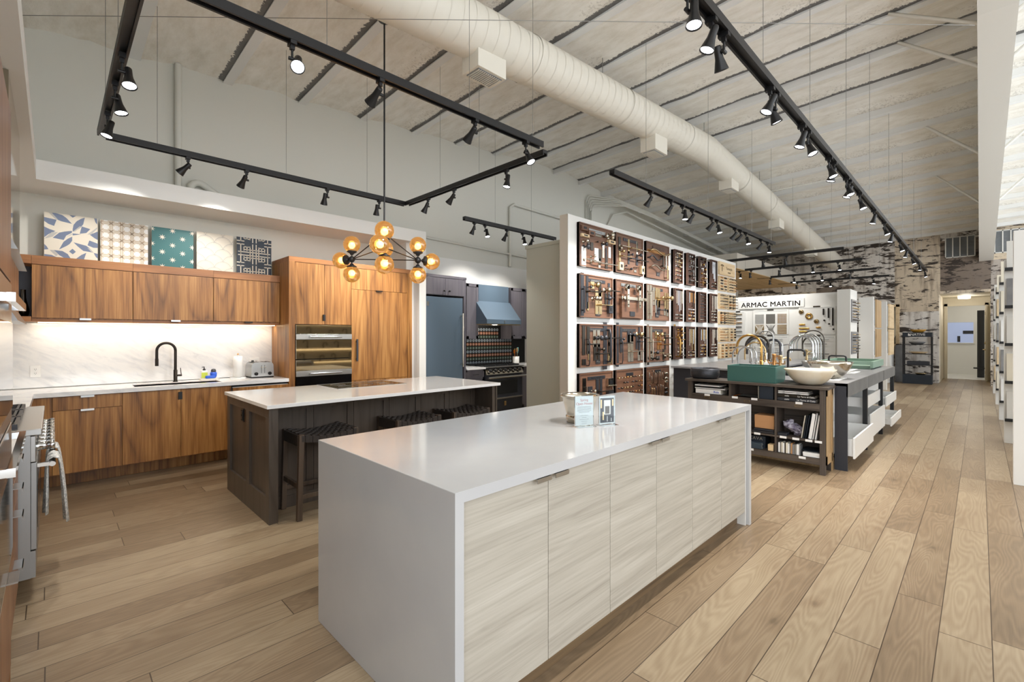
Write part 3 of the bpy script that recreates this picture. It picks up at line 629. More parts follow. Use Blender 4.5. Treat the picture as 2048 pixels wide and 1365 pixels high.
def oven(name, label, z0, z1, band, parts):
    t = thing(name, label, 'oven', (2.505, 6.2, z0))
    part('body', M().box(2.142, 2.866, 5.992, 6.45, z0, z1), 'dark', t)
    for nm, a, b, mt in parts: part(nm, M().box(2.142, 2.866, 5.962, 5.99, a, b), mt, t, .002)
    a, b = band; d = part('handle_band', M().box(2.142, 2.866, 5.955, 5.99, a, b), 'steel', t, .002)
    zc_ = (a + b) / 2; m = M(); m.tube([(2.30, 5.915, zc_), (2.71, 5.915, zc_)], .011, 10); m.box(2.315, 2.335, 5.915, 5.955, zc_ - .008, zc_ + .008); m.box(2.675, 2.695, 5.915, 5.955, zc_ - .008, zc_ + .008)
    part('handle', m, 'chrome', d); return t
oven('wall_oven', 'upper mirrored steel wall oven in the tall walnut cabinet', 1.142, 1.576, (1.39, 1.457), [('control_panel', 1.46, 1.574, 'mirror'), ('oven_glass', 1.144, 1.387, 'mirror')])
oven('wall_oven', 'lower wall oven with black glass door in the tall walnut cabinet', .37, 1.138, (.925, .993), [('control_panel', .996, 1.135, 'mirror'), ('oven_glass', .372, .922, 'glassblk')])
# small things on the counter
def outlet(x, z, wd, h, label, gangs, plug=False):
    t = thing('wall_outlet', label, 'power outlet', (x, 6.595, z))
    part('plate', M().box(x - wd / 2, x + wd / 2, 6.593, 6.6, z - h / 2, z + h / 2), 'paper', t, .002)
    m = M()
    for g in gangs:
        for q in (-.02, .02):
            for s in (-.006, .006): m.box(x + g + s - .001, x + g + s + .001, 6.591, 6.593, z + q - .004, z + q + .006)
            m.box(x + g - .002, x + g + .002, 6.591, 6.593, z + q - .012, z + q - .008)
    part('socket', m, 'dark', t)
    if plug: part('plug', M().box(x - .035, x - .012, 6.56, 6.592, z - .002, z + .024), 'dark', t, .003)
outlet(-.12, 1.085, .075, .115, 'white wall outlet on the marble left of the faucet', (0,))
outlet(1.85, 1.095, .12, .115, 'double white wall outlet with a black plug behind the toaster', (-.023, .023), True)
t = thing('sponge_tray', 'small beige tray holding soap and sponge beside the faucet', 'tray', (1.33, 6.5, .914))
part('tray', M().box(1.24, 1.43, 6.44, 6.55, .914, .926), 'cream', t, .004)
t = thing('soap_bottle', 'yellow green hand soap bottle with black pump on the tray', 'soap bottle', (1.285, 6.51, .926))
m = M(); m.box(1.252, 1.318, 6.49, 6.53, .927, 1.025); part('bottle', m, 'whitecer', t, .008)
part('label', M().box(1.254, 1.316, 6.4885, 6.4899, .935, 1.0), 'yellowgr', t); m = M(); m.lathe([(.001, 1.024), (.017, 1.024), (.015, 1.035), (.005, 1.05), (.005, 1.068), (.001, 1.07)], (1.285, 6.51, 0), 12); m.tube([(1.285, 6.51, 1.066), (1.26, 6.50, 1.064)], .004, 6); part('pump', m, 'black', t)
t = thing('dish_sponge', 'blue scrubbing sponge lying on the beige tray', 'sponge', (1.34, 6.47, .926))
part('sponge', M().box(1.29, 1.385, 6.452, 6.484, .926, .962), 'bluepl', t, .01)
t = thing('scrub_brush', 'round blue scrub brush standing on the beige tray', 'scrub brush', (1.385, 6.5, .926))
m = M(); m.lathe([(.001, .926), (.022, .926), (.034, .95), (.036, .985), (.03, 1.0), (.001, 1.0)], (1.38, 6.51, 0), 18); part('bristle_cup', m, 'bluepl', t)
m = M(); m.lathe([(.026, 1.0), (.028, 1.015), (.02, 1.035), (.001, 1.04)], (1.38, 6.51, 0), 16); part('knob', m, 'pewter', t)
t = thing('paper_towel_holder', 'white paper towel roll on a round stand left of the toaster', 'paper towel', (1.62, 6.42, .914))
m = M(); m.lathe([(.001, .914), (.088, .914), (.09, .92), (.085, .926), (.001, .926)], (1.62, 6.42, 0), 30); m.tube([(1.62, 6.42, .92), (1.62, 6.42, 1.205)], .008, 8); part('stand', m, 'whitecer', t)
m = M(); m.lathe([(.018, .93), (.053, .93), (.053, 1.13), (.048, 1.185), (.018, 1.185)], (1.62, 6.42, 0), 30); part('paper_roll', m, 'paper', t)
m = M(); m.ball((1.62, 6.42, 1.21), .011, 10); part('finial', m, 'copper', t)
t = thing('toaster', 'brushed metal four slot toaster at the right end of the marble counter', 'toaster', (1.87, 6.4, .914))
pr = []
for (cx_, cz_, a0, a1) in ((1.985 - .04, 1.06, 0, 90), (1.745 + .04, 1.06, 90, 180)):
    for i in range(7): q = R(a0 + (a1 - a0) * i / 6); pr.append((cx_ + .045 * math.cos(q), cz_ + .045 * math.sin(q)))
pr = [(1.995, .93)] + pr + [(1.735, .93)]
m = M().prism(pr, 'y', 6.3, 6.55, 0, True); part('body', m, 'steel', t)
m = M()
for x in (1.77, 1.82, 1.91, 1.96): m.box(x - .008, x + .008, 6.33, 6.52, 1.104, 1.107)
part('slot', m, 'dark', t)
m = M()
for x in (1.79, 1.945): m.lathe([(.021, 6.3), (.021, 6.288), (.018, 6.28), (.001, 6.28)], (x, 0, .965), 16, ax='y')
part('dial', m, 'dark', t)
m = M()
for x in (1.85, 1.885): m.box(x - .002, x + .002, 6.298, 6.301, .97, 1.07, 0); m.box(x - .012, x + .012, 6.285, 6.301, 1.04, 1.05, 1)
part('lever', m, ['dark', 'chrome'], t)
m = M(); m.box(1.74, 1.99, 6.3, 6.54, .914, .93); part('foot', m, 'dark', t)
# ------------------------------------------------------------------ patterned tile panels above the cabinets
def panel(x0, x1, z1, label):
    t = thing('tile_sample', label, 'tile panel', ((x0 + x1) / 2, 6.5, 2.20), 'patterned tile panels above the walnut cabinets')
    o = part('board', M().box(x0, x1, 6.5, 6.512, 2.201, z1), 'greywall', t); o.rotation_euler = (0, 0, 0); return t, x1 - x0, z1 - 2.201, x0
def pat(t, nm, x0, polys, mats, base):   # polys: (mat index, [(u,v)...]) in metres from the lower left corner
    m = M()
    for mi, pts in polys:
        m.add([(x0 + u, 6.4994 - .0001 * mi, 2.201 + v) for u, v in pts], [list(range(len(pts)))], mi)
    return part(nm, m, mats, t)
W['tl_cream'] = mat('tile_cream', 'ded7c8', .5); W['tl_blue'] = mat('tile_slate_blue', '6f7c96', .5); W['tl_grey'] = mat('tile_light_grey', 'b5b4b0', .5)
W['tl_line'] = mat('tile_scallop_line', '9c9a97', .5); W['tl_tan'] = mat('tile_tan_line', 'b9a58e', .5); W['tl_teal'] = mat('tile_teal', '2b696b', .5); W['tl_navy'] = mat('tile_navy', '22303f', .5)
def rect(u0, v0, u1, v1): return [(u0, v0), (u1, v0), (u1, v1), (u0, v1)]
def clipp(pts, w_, h_):
    def cut(ps, f, g):
        o = []
        for i in range(len(ps)):
            a, b = ps[i - 1], ps[i]; fa, fb = f(a), f(b)
            if (fa < 0) != (fb < 0): k = fa / (fa - fb); o.append((a[0] + (b[0] - a[0]) * k, a[1] + (b[1] - a[1]) * k))
            if fb >= 0: o.append(b)
        return o
    for f in (lambda p: p[0], lambda p: w_ - p[0], lambda p: p[1], lambda p: h_ - p[1]):
        if len(pts) > 2: pts = cut(pts, f, None)
    return pts
def addp(L, mi, pts, w_, h_):
    q = clipp(pts, w_, h_)
    if len(q) > 2: L.append((mi, q))
def leaf(cx, cy, ang, L_, wd):
    o = []
    for i in range(9): s = i / 8; o.append((s * L_, wd * math.sin(math.pi * s)))
    for i in range(1, 8): s = 1 - i / 8; o.append((s * L_, -wd * .25 * math.sin(math.pi * s)))
    c, s_ = math.cos(R(ang)), math.sin(R(ang)); return [(cx + x * c - y * s_, cy + x * s_ + y * c) for x, y in o]
# 1 blue leaves
t, w_, h_, x0 = panel(-.059, .337, 2.664, 'blue and cream leaf pattern tile panel, leftmost above the walnut cabinets')
L = [(0, rect(0, 0, w_, h_))]
for mi, pl in ((1, '470,212 540,220 600,240 640,270 690,325 590,300 530,275'), (1, '430,258 545,285 522,345 470,325 430,295'), (1, '430,350 480,375 535,395 470,425 432,455'), (1, '697,375 705,335 735,300 775,278 815,265 800,330 770,365 730,390 697,400'), (1, '785,350 870,378 830,415 765,422'),
    (1, '665,238 730,248 697,265'), (1, '908,272 937,276 940,335 920,310'), (1, '570,410 620,400 690,393 690,412 635,440 612,482 508,460'), (1, '695,418 780,428 697,438'), (1, '692,450 692,490 670,520 640,540 568,575 610,500 650,470'), (1, '865,432 945,402 945,485 905,462'), (1, '705,505 830,540 870,570 905,608 800,590 745,545'),
    (1, '860,488 945,520 945,562 900,560 842,535'), (1, '432,520 455,545 470,572 432,575'), (1, '520,580 600,590 650,620 690,682 640,672 570,630'), (1, '432,618 500,628 550,652 545,672 432,664'), (1, '735,662 780,630 830,608 800,694 715,688'), (1, '695,568 728,598 698,622 662,595'), (1, '903,610 948,620 948,668 925,650'),
    (2, '470,212 500,215 560,285 530,275'), (2, '430,470 508,450 560,405 500,405'), (2, '612,470 690,420 690,432 640,450'), (2, '700,400 765,350 780,352 720,400'), (2, '840,430 940,360 940,375 880,430'), (2, '480,578 520,580 560,625 540,640'), (2, '840,560 880,600 905,608 870,570')):
    P_ = []
    for q_ in pl.split():
        a, b = map(float, q_.split(',')); tp = 205 + (a - 430) * .137; bt = 662 + (a - 430) * .088
        P_.append(((a - 430) / 515 * w_, (bt - b) / (bt - tp) * h_))
    addp(L, mi, P_, w_, h_)
pat(t, 'pattern', x0, L, ['tl_cream', 'tl_blue', 'tl_grey'], 0)
# 2 cane weave
t, w_, h_, x0 = panel(.357, .753, 2.660, 'cream and tan cane weave pattern tile panel, second from the left')
L = [(0, rect(0, 0, w_, h_))]; s = w_ / 4.6
def band(ax, ay, bx, by, r):
    d = math.hypot(bx - ax, by - ay); nx, ny = -(by - ay) / d * r, (bx - ax) / d * r
    return [(ax + nx, ay + ny), (bx + nx, by + ny), (bx - nx, by - ny), (ax - nx, ay - ny)]
for i in range(-1, 7):
    for o_ in (-.008, .008):
        addp(L, 1, band(i * s + o_, 0, i * s + o_, h_, .0028), w_, h_); addp(L, 1, band(0, i * s + o_, w_, i * s + o_, .0028), w_, h_)
for i in range(-8, 14): addp(L, 1, band(i * s / 1, 0, i * s + h_, h_, .0026), w_, h_); addp(L, 1, band(i * s, 0, i * s - h_, h_, .0026), w_, h_)
for i in range(-1, 6):
    for j in range(-1, 7):
        c_ = ((i + .5) * s, (j + .5) * s); addp(L, 2, [(c_[0] + .027 * math.cos(R(k * 45 + 22.5)), c_[1] + .027 * math.sin(R(k * 45 + 22.5))) for k in range(8)], w_, h_)
pat(t, 'pattern', x0, L, ['tl_cream', 'tl_tan', 'paper'], 0)
# 3 teal stars
t, w_, h_, x0 = panel(.786, 1.176, 2.660, 'teal tile panel with white eight pointed stars, in the middle of the five')
L = [(0, rect(0, 0, w_, h_))]
for j in range(0, 8):
    for i in range(0, 3):
        cx_, cy_ = (i * .19 + (0 if j % 2 else .095)), .02 + j * .083
        addp(L, 1, [(cx_ + (.034 if k % 2 == 0 else .011) * math.cos(math.pi * k / 8), cy_ + (.034 if k % 2 == 0 else .011) * math.sin(math.pi * k / 8)) for k in range(16)], w_, h_)
pat(t, 'pattern', x0, L, ['tl_teal', 'tl_cream'], 0)
# 4 scallops
t, w_, h_, x0 = panel(1.207, 1.586, 2.670, 'cream tile panel with grey fan scallops, second from the right')
L = [(0, rect(0, 0, w_, h_))]
for j in range(6, -2, -1):
    for i in range(-1, 4):
        cx_, cy_ = i * .18 + (.09 if j % 2 else 0), j * .075 - .03; n = 20
        addp(L, 0, [(cx_ + .093 * math.cos(math.pi * k / n), cy_ + .093 * math.sin(math.pi * k / n)) for k in range(n + 1)], w_, h_)
        for k in range(n):
            a, b = math.pi * k / n, math.pi * (k + 1) / n
            addp(L, 1, [(cx_ + r_ * math.cos(q_), cy_ + r_ * math.sin(q_)) for r_, q_ in ((.093, a), (.093, b), (.090, b), (.090, a))], w_, h_)
            c_, s_ = math.cos((a + b) / 2), math.sin((a + b) / 2)
            addp(L, 1, band(cx_ + .074 * c_, cy_ + .074 * s_, cx_ + .09 * c_, cy_ + .09 * s_, .0009), w_, h_)
m = M(); zz = 0
for mi, pts in L: zz += 1; m.add([(x0 + u, 6.4994 - .00001 * zz, 2.201 + v) for u, v in pts], [list(range(len(pts)))], mi)
part('pattern', m, ['tl_cream', 'tl_line'], t)
# 5 navy lattice
t, w_, h_, x0 = panel(1.626, 2.026, 2.672, 'navy tile panel with cream square lattice lines, rightmost above the walnut cabinets')
L = [(0, rect(0, 0, w_, h_))]; r_ = .0055
def ln(a, b, c, d): addp(L, 1, rect(min(a, c) - r_, min(b, d) - r_, max(a, c) + r_, max(b, d) + r_), w_, h_)
for cy_ in (.0, .27, .54):
    cx_ = w_ / 2
    for s in (1, -1):
        ln(cx_ - .18, cy_ + s * .02, cx_ + .18, cy_ + s * .02); ln(cx_ - .12, cy_ + s * .05, cx_ + .12, cy_ + s * .05)
        ln(cx_ + s * .02, cy_ - .12, cx_ + s * .02, cy_ + .12); ln(cx_ + s * .05, cy_ - .09, cx_ + s * .05, cy_ + .09)
        for v in (1, -1):
            ln(cx_ + s * .05, cy_ + v * .085, cx_ + s * .12, cy_ + v * .085); ln(cx_ + s * .12, cy_ + v * .085, cx_ + s * .12, cy_ + v * .04); ln(cx_ + s * .085, cy_ + v * .04, cx_ + s * .085, cy_ + v * .085)
            ln(cx_ + s * .12, cy_ + v * .115, cx_ + s * .2, cy_ + v * .115); ln(cx_ + s * .155, cy_ + v * .0, cx_ + s * .155, cy_ + v * .115)
pat(t, 'pattern', x0, L, ['tl_navy', 'tl_cream'], 0)
# ------------------------------------------------------------------ left wall: ovens, drawers, range, hood
t = thing('tall_cabinet', 'tall walnut oven cabinet at the left edge of the picture', 'tall cabinet', (-.43, 2.35, 0))
m = M(); m.box(-.74, -.122, 1.86, 1.88, 0, 2.36); m.box(-.74, -.122, 2.78, 2.80, 0, 2.36); m.box(-.74, -.122, 1.86, 2.80, 2.34, 2.36); m.box(-.74, -.14, 1.88, 2.78, .08, .3); m.box(-.74, -.3, 1.88, 2.78, 0, 2.34); part('body', m, 'walnut_y', t)
part('door', M().box(-.138, -.12, 1.882, 2.778, 1.66, 2.338), 'walnut_y', t, .001)
d = part('drawer', M().box(-.138, -.12, 1.882, 2.778, .1, .53), 'walnut_y', t, .001)
part('handle', M().box(-.12, -.09, 2.50, 2.62, .525, .531), 'steel', d)
def loven(label, z0, z1, zh):
    t = thing('wall_oven', label, 'oven', (-.2, 2.33, z0))
    part('body', M().box(-.295, -.135, 1.885, 2.775, z0, z1), 'dark', t); part('oven_frame', M().box(-.135, -.118, 1.885, 2.775, z0 + .002, z1 - .002), 'steel', t, .002)
    part('oven_glass', M().box(-.118, -.112, 1.95, 2.71, z0 + .06, z1 - .16), 'glassblk', t)
    m = M(); m.box(-.092, -.074, 1.93, 2.66, zh - .013, zh + .013); m.box(-.112, -.092, 1.93, 1.95, zh - .012, zh + .012); m.box(-.112, -.092, 2.64, 2.66, zh - .012, zh + .012); part('handle', m, 'chrome', t)
loven('upper oven in the walnut cabinet at the left edge of the picture', 1.1, 1.65, 1.55)
loven('lower oven in the walnut cabinet at the left edge of the picture', .54, 1.09, 1.05)
t = thing('drawer_cabinet', 'walnut drawer cabinet between the left edge ovens and the steel range', 'base cabinet', (-.43, 3.2, 0))
part('body', M().box(-.74, -.152, 2.802, 3.60, .1, .87), 'walnut_y', t); part('toe_kick', M().box(-.74, -.2, 2.802, 3.60, 0, .1), 'dark', t)
for z0, z1 in ((.105, .36), (.364, .60), (.604, .73), (.734, .868)):
    d = part('drawer', M().box(-.15, -.13, 2.804, 3.598, z0, z1), 'walnut_y', t, .001); m = M(); m.box(-.13, -.098, 3.14, 3.26, z1 - .004, z1); m.box(-.101, -.098, 3.14, 3.26, z1 - .018, z1); part('handle', m, 'steel', d)
solo('marble_counter', M().box(-.75, -.12, 2.802, 3.61, .874, .914), 'marble', 'short marble worktop between the left edge ovens and the range', 'countertop')
RANGE = t = thing('gas_range', 'stainless professional gas range on the left wall with towels on its rail', 'range', (-.4, 4.21, 0))
part('body', M().box(-.74, -.115, 3.625, 4.785, .12, .895), 'steelr', t)
m = M(); m.box(-.74, -.07, 3.62, 4.79, .895, .93); part('cooktop_rim', m, 'steel', t, .004)
m = M()
for x0 in (-.68, -.42):
    for j in range(3):
        y0 = 3.68 + j * .37; x1 = x0 + .24 ; y1 = y0 + .33
        for k in range(5): xx = x0 + .02 + k * .05; m.box(xx, xx + .012, y0, y1, .945, .957)
        m.box(x0, x0 + .015, y0, y1, .93, .957); m.box(x1, x1 + .015, y0, y1, .93, .957); m.box(x0, x1, y0, y0 + .015, .93, .957); m.box(x0, x1, y1, y1 + .015, .93, .957)
part('burner_grate', m, 'pewter', t)
m = M(); m.box(-.115, -.095, 3.63, 4.78, .75, .89); part('control_panel', m, 'steel', t, .002)
for k in range(8):
    y = 3.72 + k * .14
    m = M(); m.lathe([(.026, -.095), (.028, -.08), (.022, -.075), (.022, -.045), (.026, -.04), (.026, -.02), (.001, -.018)], (0, y, .82), 16, ax='x'); part('knob', m, 'chrome', t)
for a, b in ((3.635, 4.38), (4.39, 4.78)):
    d = part('oven_door', M().box(-.115, -.09, a, b, .27, .745), 'steelr', t, .003)
    part('window', M().box(-.09, -.088, a + .1, b - .1, .36, .6), 'glassblk', d)
    m = M(); m.tube([(-.03, a + .03, .72), (-.03, b - .03, .72)], .014, 10); m.box(-.09, -.03, a + .04, a + .06, .71, .73); m.box(-.09, -.03, b - .06, b - .04, .71, .73); part('handle', m, 'chrome', d)
m = M(); m.box(-.13, -.095, 3.63, 4.78, .12, .265); part('kick_panel', m, 'steelr', t)
m = M()
for y in (3.68, 4.73):
    for x in (-.2, -.65): m.tube([(x, y, 0), (x, y, .12)], .02, 10)
part('foot', m, 'steel', t)
def towel(y0, lb):
    m = M(); n = 14; wd = .19; V = []; prof = [(-.03, .42), (-.028, .55), (-.024, .70), (-.018, .735), (.0, .745), (.018, .735), (.026, .70), (.04, .55), (.052, .36)]
    for j, (x, z) in enumerate(prof):
        for i in range(n + 1):
            u = i / n; sw = math.sin(u * 4.2 * math.pi) * .012 * (abs(j - 4) / 4); V.append((x + sw + .004, y0 + u * wd * (1 - .18 * abs(j - 4) / 4) + .0, z + .008 * math.sin(u * 7)))
    m.add(V, [(j * (n + 1) + i, j * (n + 1) + i + 1, (j + 1) * (n + 1) + i + 1, (j + 1) * (n + 1) + i) for j in range(len(prof) - 1) for i in range(n)], 0, True)
    o = solo('dish_towel', m, 'towel', lb, 'towel', 'speckled towels on the range rail'); s = o.modifiers.new('thick', 'SOLIDIFY'); s.thickness = .004
towel(3.72, 'speckled grey towel on the range rail, nearer to the camera')
towel(4.05, 'speckled grey towel on the range rail, farther from the camera')
RANGE.location.x += .03; t = thing('range_hood', 'tall stainless and walnut range hood over the left wall range', 'range hood', (-.45, 4.2, 1.52))
part('chimney', M().box(-.74, -.165, 3.62, 4.80, 1.98, 2.848), 'mirror', t)
part('cladding', M().box(-.74, -.17, 3.62, 4.80, 1.6, 1.9), 'walnut_y', t)
m = M(); m.prism([(-.74, 1.9), (-.13, 1.9), (-.165, 1.98), (-.74, 1.98)], 'y', 3.60, 4.82); part('trim_band', m, 'steel', t)
m = M(); m.prism([(-.74, 1.52), (-.13, 1.52), (-.17, 1.6), (-.74, 1.6)], 'y', 3.60, 4.82); part('trim_band', m, 'steel', t)
part('lamp_panel', M().box(-.6, -.25, 3.8, 4.6, 1.512, 1.52), 'led', t)
t = thing('corner_shelf', 'dark open corner shelf unit left of the walnut wall cabinets', 'shelf', (-.45, 6.45, 1.57))
part('shelf_board', M().box(-.75, -.142, 6.29, 6.62, 1.572, 1.62), 'walnut_h', t); part('shelf_board', M().box(-.75, -.142, 6.29, 6.62, 2.12, 2.20), 'walnut_h', t)
part('back_panel', M().box(-.75, -.142, 6.58, 6.62, 1.62, 2.12), 'pewter', t)
m = M(); m.lathe([(.001, 1.62), (.07, 1.6205), (.11, 1.68), (.115, 1.72), (.105, 1.725), (.1, 1.69), (.06, 1.63), (.001, 1.63)], (-.3, 6.42, 0), 28); solo('metal_bowl', m, 'gunmetal', 'dark shiny metal bowl on the open corner shelf', 'bowl')
m = M(); m.lathe([(.001, 1.62), (.03, 1.62), (.045, 1.68), (.02, 1.8), (.018, 1.88), (.022, 1.885), (.001, 1.885)], (-.2, 6.52, 0), 18); solo('metal_vase', m, 'gunmetal', 'slim metal vase behind the bowl on the corner shelf', 'vase')
# ------------------------------------------------------------------ second kitchen: blue fridge, hood, range
t = thing('refrigerator', 'tall slate blue refrigerator door with long steel handle', 'refrigerator', (4.45, 6.3, 0))
part('body', M().box(4.09, 4.80, 6.03, 6.588, .02, 2.05), 'dark', t)
d = part('door', M().box(4.09, 4.80, 6.0, 6.03, .03, 2.05), 'bluesteel', t, .003)
m = M(); m.tube([(4.755, 5.93, .93), (4.755, 5.93, 1.80)], .014, 12); m.tube([(4.755, 5.93, .97), (4.755, 6.0, .97)], .011, 8); m.tube([(4.755, 5.93, 1.76), (4.755, 6.0, 1.76)], .011, 8); part('handle', m, 'nickel', d)
part('badge', M().box(4.095, 4.135, 5.997, 6.0, 1.90, 1.97), 'steel', d)
t = thing('fridge_surround', 'grey stained cabinet above and around the blue refrigerator', 'cabinet', (4.45, 6.3, 0))
m = M(); m.box(4.07, 4.885, 6.0, 6.598, 2.36, 2.40); m.box(4.83, 4.87, 6.0, 6.598, 0, 2.37); m.box(4.075, 4.83, 6.03, 6.598, 2.08, 2.36); part('body', m, 'greycab', t)
for a, b in ((4.075, 4.45), (4.454, 4.828)):
    d = part('door', M().box(a, b, 6.0, 6.02, 2.085, 2.352), 'greycab', t, .001)
    xk = b - .04 if a < 4.2 else a + .06
    m = M(); m.tube([(xk, 6.0, 2.15), (xk, 5.975, 2.15)], .006, 6); m.ball((xk, 5.965, 2.15), .016, 10); part('knob', m, 'black', d)
def shaker(x0, x1, y, z0, z1, parent, mt, rail=.05, nm='door'):
    m = M(); m.box(x0, x1, y + .008, y + .022, z0, z1); m.box(x0, x0 + rail, y, y + .008, z0, z1); m.box(x1 - rail, x1, y, y + .008, z0, z1); m.box(x0, x1, y, y + .008, z0, z0 + rail); m.box(x0, x1, y, y + .008, z1 - rail, z1)
    return part(nm, m, mt, parent, .001)
def kn(x, y, z, parent, mt='black'):
    m = M(); m.tube([(x, y, z), (x, y - .025, z)], .005, 6); m.ball((x, y - .034, z), .014, 10); part('knob', m, mt, parent)
t = thing('wall_cabinet', 'narrow grey shaker wall cabinet between blue fridge and blue hood', 'wall cabinet', (5.25, 6.45, 1.37))
part('body', M().box(5.13, 5.40, 6.322, 6.598, 1.37, 2.36), 'greycab', t); d = shaker(5.132, 5.398, 6.30, 1.38, 2.35, t, 'greycab'); kn(5.37, 6.30, 1.44, d)
t = thing('wall_cabinet', 'grey shaker wall cabinet right of the blue hood', 'wall cabinet', (6.45, 6.45, 1.37))
part('body', M().box(6.22, 6.9, 6.322, 6.598, 1.37, 2.36), 'greycab', t); d = shaker(6.222, 6.56, 6.30, 1.38, 2.35, t, 'greycab'); kn(6.27, 6.30, 1.44, d); shaker(6.563, 6.9, 6.30, 1.38, 2.35, t, 'greycab')
t = thing('range_hood', 'slate blue sloped range hood in the grey cabinet kitchen', 'range hood', (5.75, 6.3, 1.63))
m = M(); m.box(5.42, 6.17, 6.32, 6.598, 2.06, 2.36); part('chimney', m, 'bluesteel', t)
m = M(); m.prism([(6.02, 1.725), (6.32, 2.06), (6.6, 2.06), (6.6, 1.725)], 'x', 5.35, 6.20); part('canopy', m, 'bluesteel', t, .002)
part('rim', M().box(5.35, 6.2, 6.015, 6.598, 1.645, 1.725), 'bluesteel', t, .002)
part('trim_strip', M().box(5.36, 6.19, 6.03, 6.55, 1.63, 1.645), 'brass', t)
m = M(); m.box(5.76, 5.775, 6.005, 6.015, 1.665, 1.71); m.box(5.75, 5.785, 6.007, 6.015, 1.70, 1.705); part('badge', m, 'steel', t)
t = thing('tile_backsplash', 'dark backsplash patterned with orange and blue grey medallion tiles', 'backsplash', (5.9, 6.588, .9))
m = M(); m.box(4.872, 6.9, 6.59, 6.597, .895, 1.37); m.box(5.40, 6.22, 6.59, 6.597, 1.37, 1.63); part('tile_field', m, 'dark', t)
W['md_or'] = mat('tile_orange', 'b97854', .4); W['md_bl'] = mat('tile_blue_grey', '97a2b0', .4); W['md_gr'] = mat('tile_moss', '5a6a58', .4)
R0_ = .0275; m = M(); s = .0685; j = 0; z = .935
while z < 1.62:
    mi = [1, 2, 0][j % 3]; x = 4.91 if z < 1.36 else 5.44
    while x < (6.5 if z < 1.36 else 6.18):
        mm = mi if mi != 0 else 0
        m.lathe([(R0_, 6.587), (R0_, 6.590)], (x, 0, z), 8, mm, ax='y', sm=False); m.add([(x + R0_ * math.cos(math.pi * k / 4), 6.587, z + R0_ * math.sin(math.pi * k / 4)) for k in range(8)], [list(range(8))], mm)
        m.add([(x + .011 * math.cos(math.pi * k / 4), 6.586, z + .011 * math.sin(math.pi * k / 4)) for k in range(8)], [list(range(8))], 1 if mm != 1 else 2)
        x += s
    z += s; j += 1
part('medallion', m, ['md_or', 'md_bl', 'md_gr'], t)
t = thing('base_cabinet', 'grey shaker base cabinet left of the far range', 'base cabinet', (5.06, 6.3, 0))
part('body', M().box(4.872, 5.28, 6.03, 6.598, 0, .865), 'greycab', t); shaker(4.876, 5.276, 6.005, .70, .86, t, 'greycab', .03, 'drawer'); shaker(4.876, 5.276, 6.005, .1, .69, t, 'greycab')
m = M(); m.tube([(5.01, 5.985, .78), (5.14, 5.985, .78)], .006, 6); part('handle', m, 'black', t)
solo('white_counter', M().box(4.872, 5.285, 5.97, 6.588, .865, .895), 'whitequartz', 'small white worktop left of the far range', 'countertop')
t = thing('base_cabinet', 'grey shaker base cabinet right of the far range', 'base cabinet', (6.5, 6.3, 0))
part('body', M().box(6.21, 6.9, 6.03, 6.598, 0, .865), 'greycab', t); shaker(6.214, 6.55, 6.005, .1, .86, t, 'greycab'); shaker(6.553, 6.9, 6.005, .1, .86, t, 'greycab')
solo('white_counter', M().box(6.205, 6.9, 5.97, 6.588, .865, .895), 'whitequartz', 'white worktop right of the far range under the utensil crock', 'countertop')
t = thing('gas_range', 'dark blue range with seven chrome ringed knobs under the blue hood', 'range', (5.745, 6.3, 0))
part('body', M().box(5.292, 6.198, 6.0, 6.588, .1, .88), 'darkside', t)
m = M(); m.prism([(5.955, .76), (6.02, .885), (6.05, .885), (6.05, .76)], 'x', 5.292, 6.198); part('control_panel', m, 'nickel', t)
m = M(); m.box(5.292, 6.198, 5.93, 6.588, .88, .895); part('cooktop_rim', m, 'steel', t, .003)
for k in range(7):
    x = 5.385 + k * .12; m = M(); m.lathe([(.034, 5.985), (.034, 5.97)], (x, 0, .822), 14, 0, ax='y'); m.lathe([(.034, 5.97), (.024, 5.968)], (x, 0, .822), 14, 0, ax='y'); m.lathe([(.024, 5.972), (.024, 5.935), (.001, 5.933)], (x, 0, .822), 14, 1, ax='y')
    part('knob', m, ['chrome', 'black'], t)
m = M()
for j in range(3):
    x0 = 5.32 + j * .295
    for k in range(6): m.box(x0 + k * .052, x0 + k * .052 + .012, 6.06, 6.55, .91, .922)
    m.box(x0, x0 + .27, 6.05, 6.065, .895, .922); m.box(x0, x0 + .27, 6.29, 6.305, .895, .922); m.box(x0, x0 + .27, 6.54, 6.555, .895, .922)
part('burner_grate', m, 'black', t)
d = part('oven_door', M().box(5.30, 6.19, 5.985, 6.0, .34, .735), 'darkside', t, .003)
part('window', M().box(5.42, 6.07, 5.982, 5.985, .40, .64), 'glassblk', d)
m = M(); m.tube([(5.28, 5.90, .71), (6.21, 5.90, .71)], .02, 12); m.box(5.31, 5.335, 5.90, 5.99, .70, .72); m.box(6.155, 6.18, 5.90, 5.99, .70, .72); part('handle', m, 'chrome', d)
part('trim_band', M().box(5.295, 6.195, 5.965, 5.99, .315, .345), 'chrome', t, .004)
part('kick_panel', M().box(5.30, 6.19, 5.985, 6.0, .12, .312), 'darkside', t)
m = M(); m.box(5.73, 5.78, 5.977, 5.985, .19, .27); m.box(5.748, 5.762, 5.972, 5.977, .205, .255); part('badge', m, 'brass', t)
part('base_trim', M().box(5.292, 6.198, 5.975, 6.55, .03, .1), 'brass', t)
t = thing('utensil_crock', 'white crock of colourful cooking utensils on the far white worktop', 'utensil crock', (6.30, 6.25, .895))
m = M(); m.lathe([(.001, .895), (.06, .895), (.062, .9), (.064, 1.04), (.058, 1.04), (.056, .91), (.001, .905)], (6.3, 6.25, 0), 24); part('crock', m, 'whitecer', t)
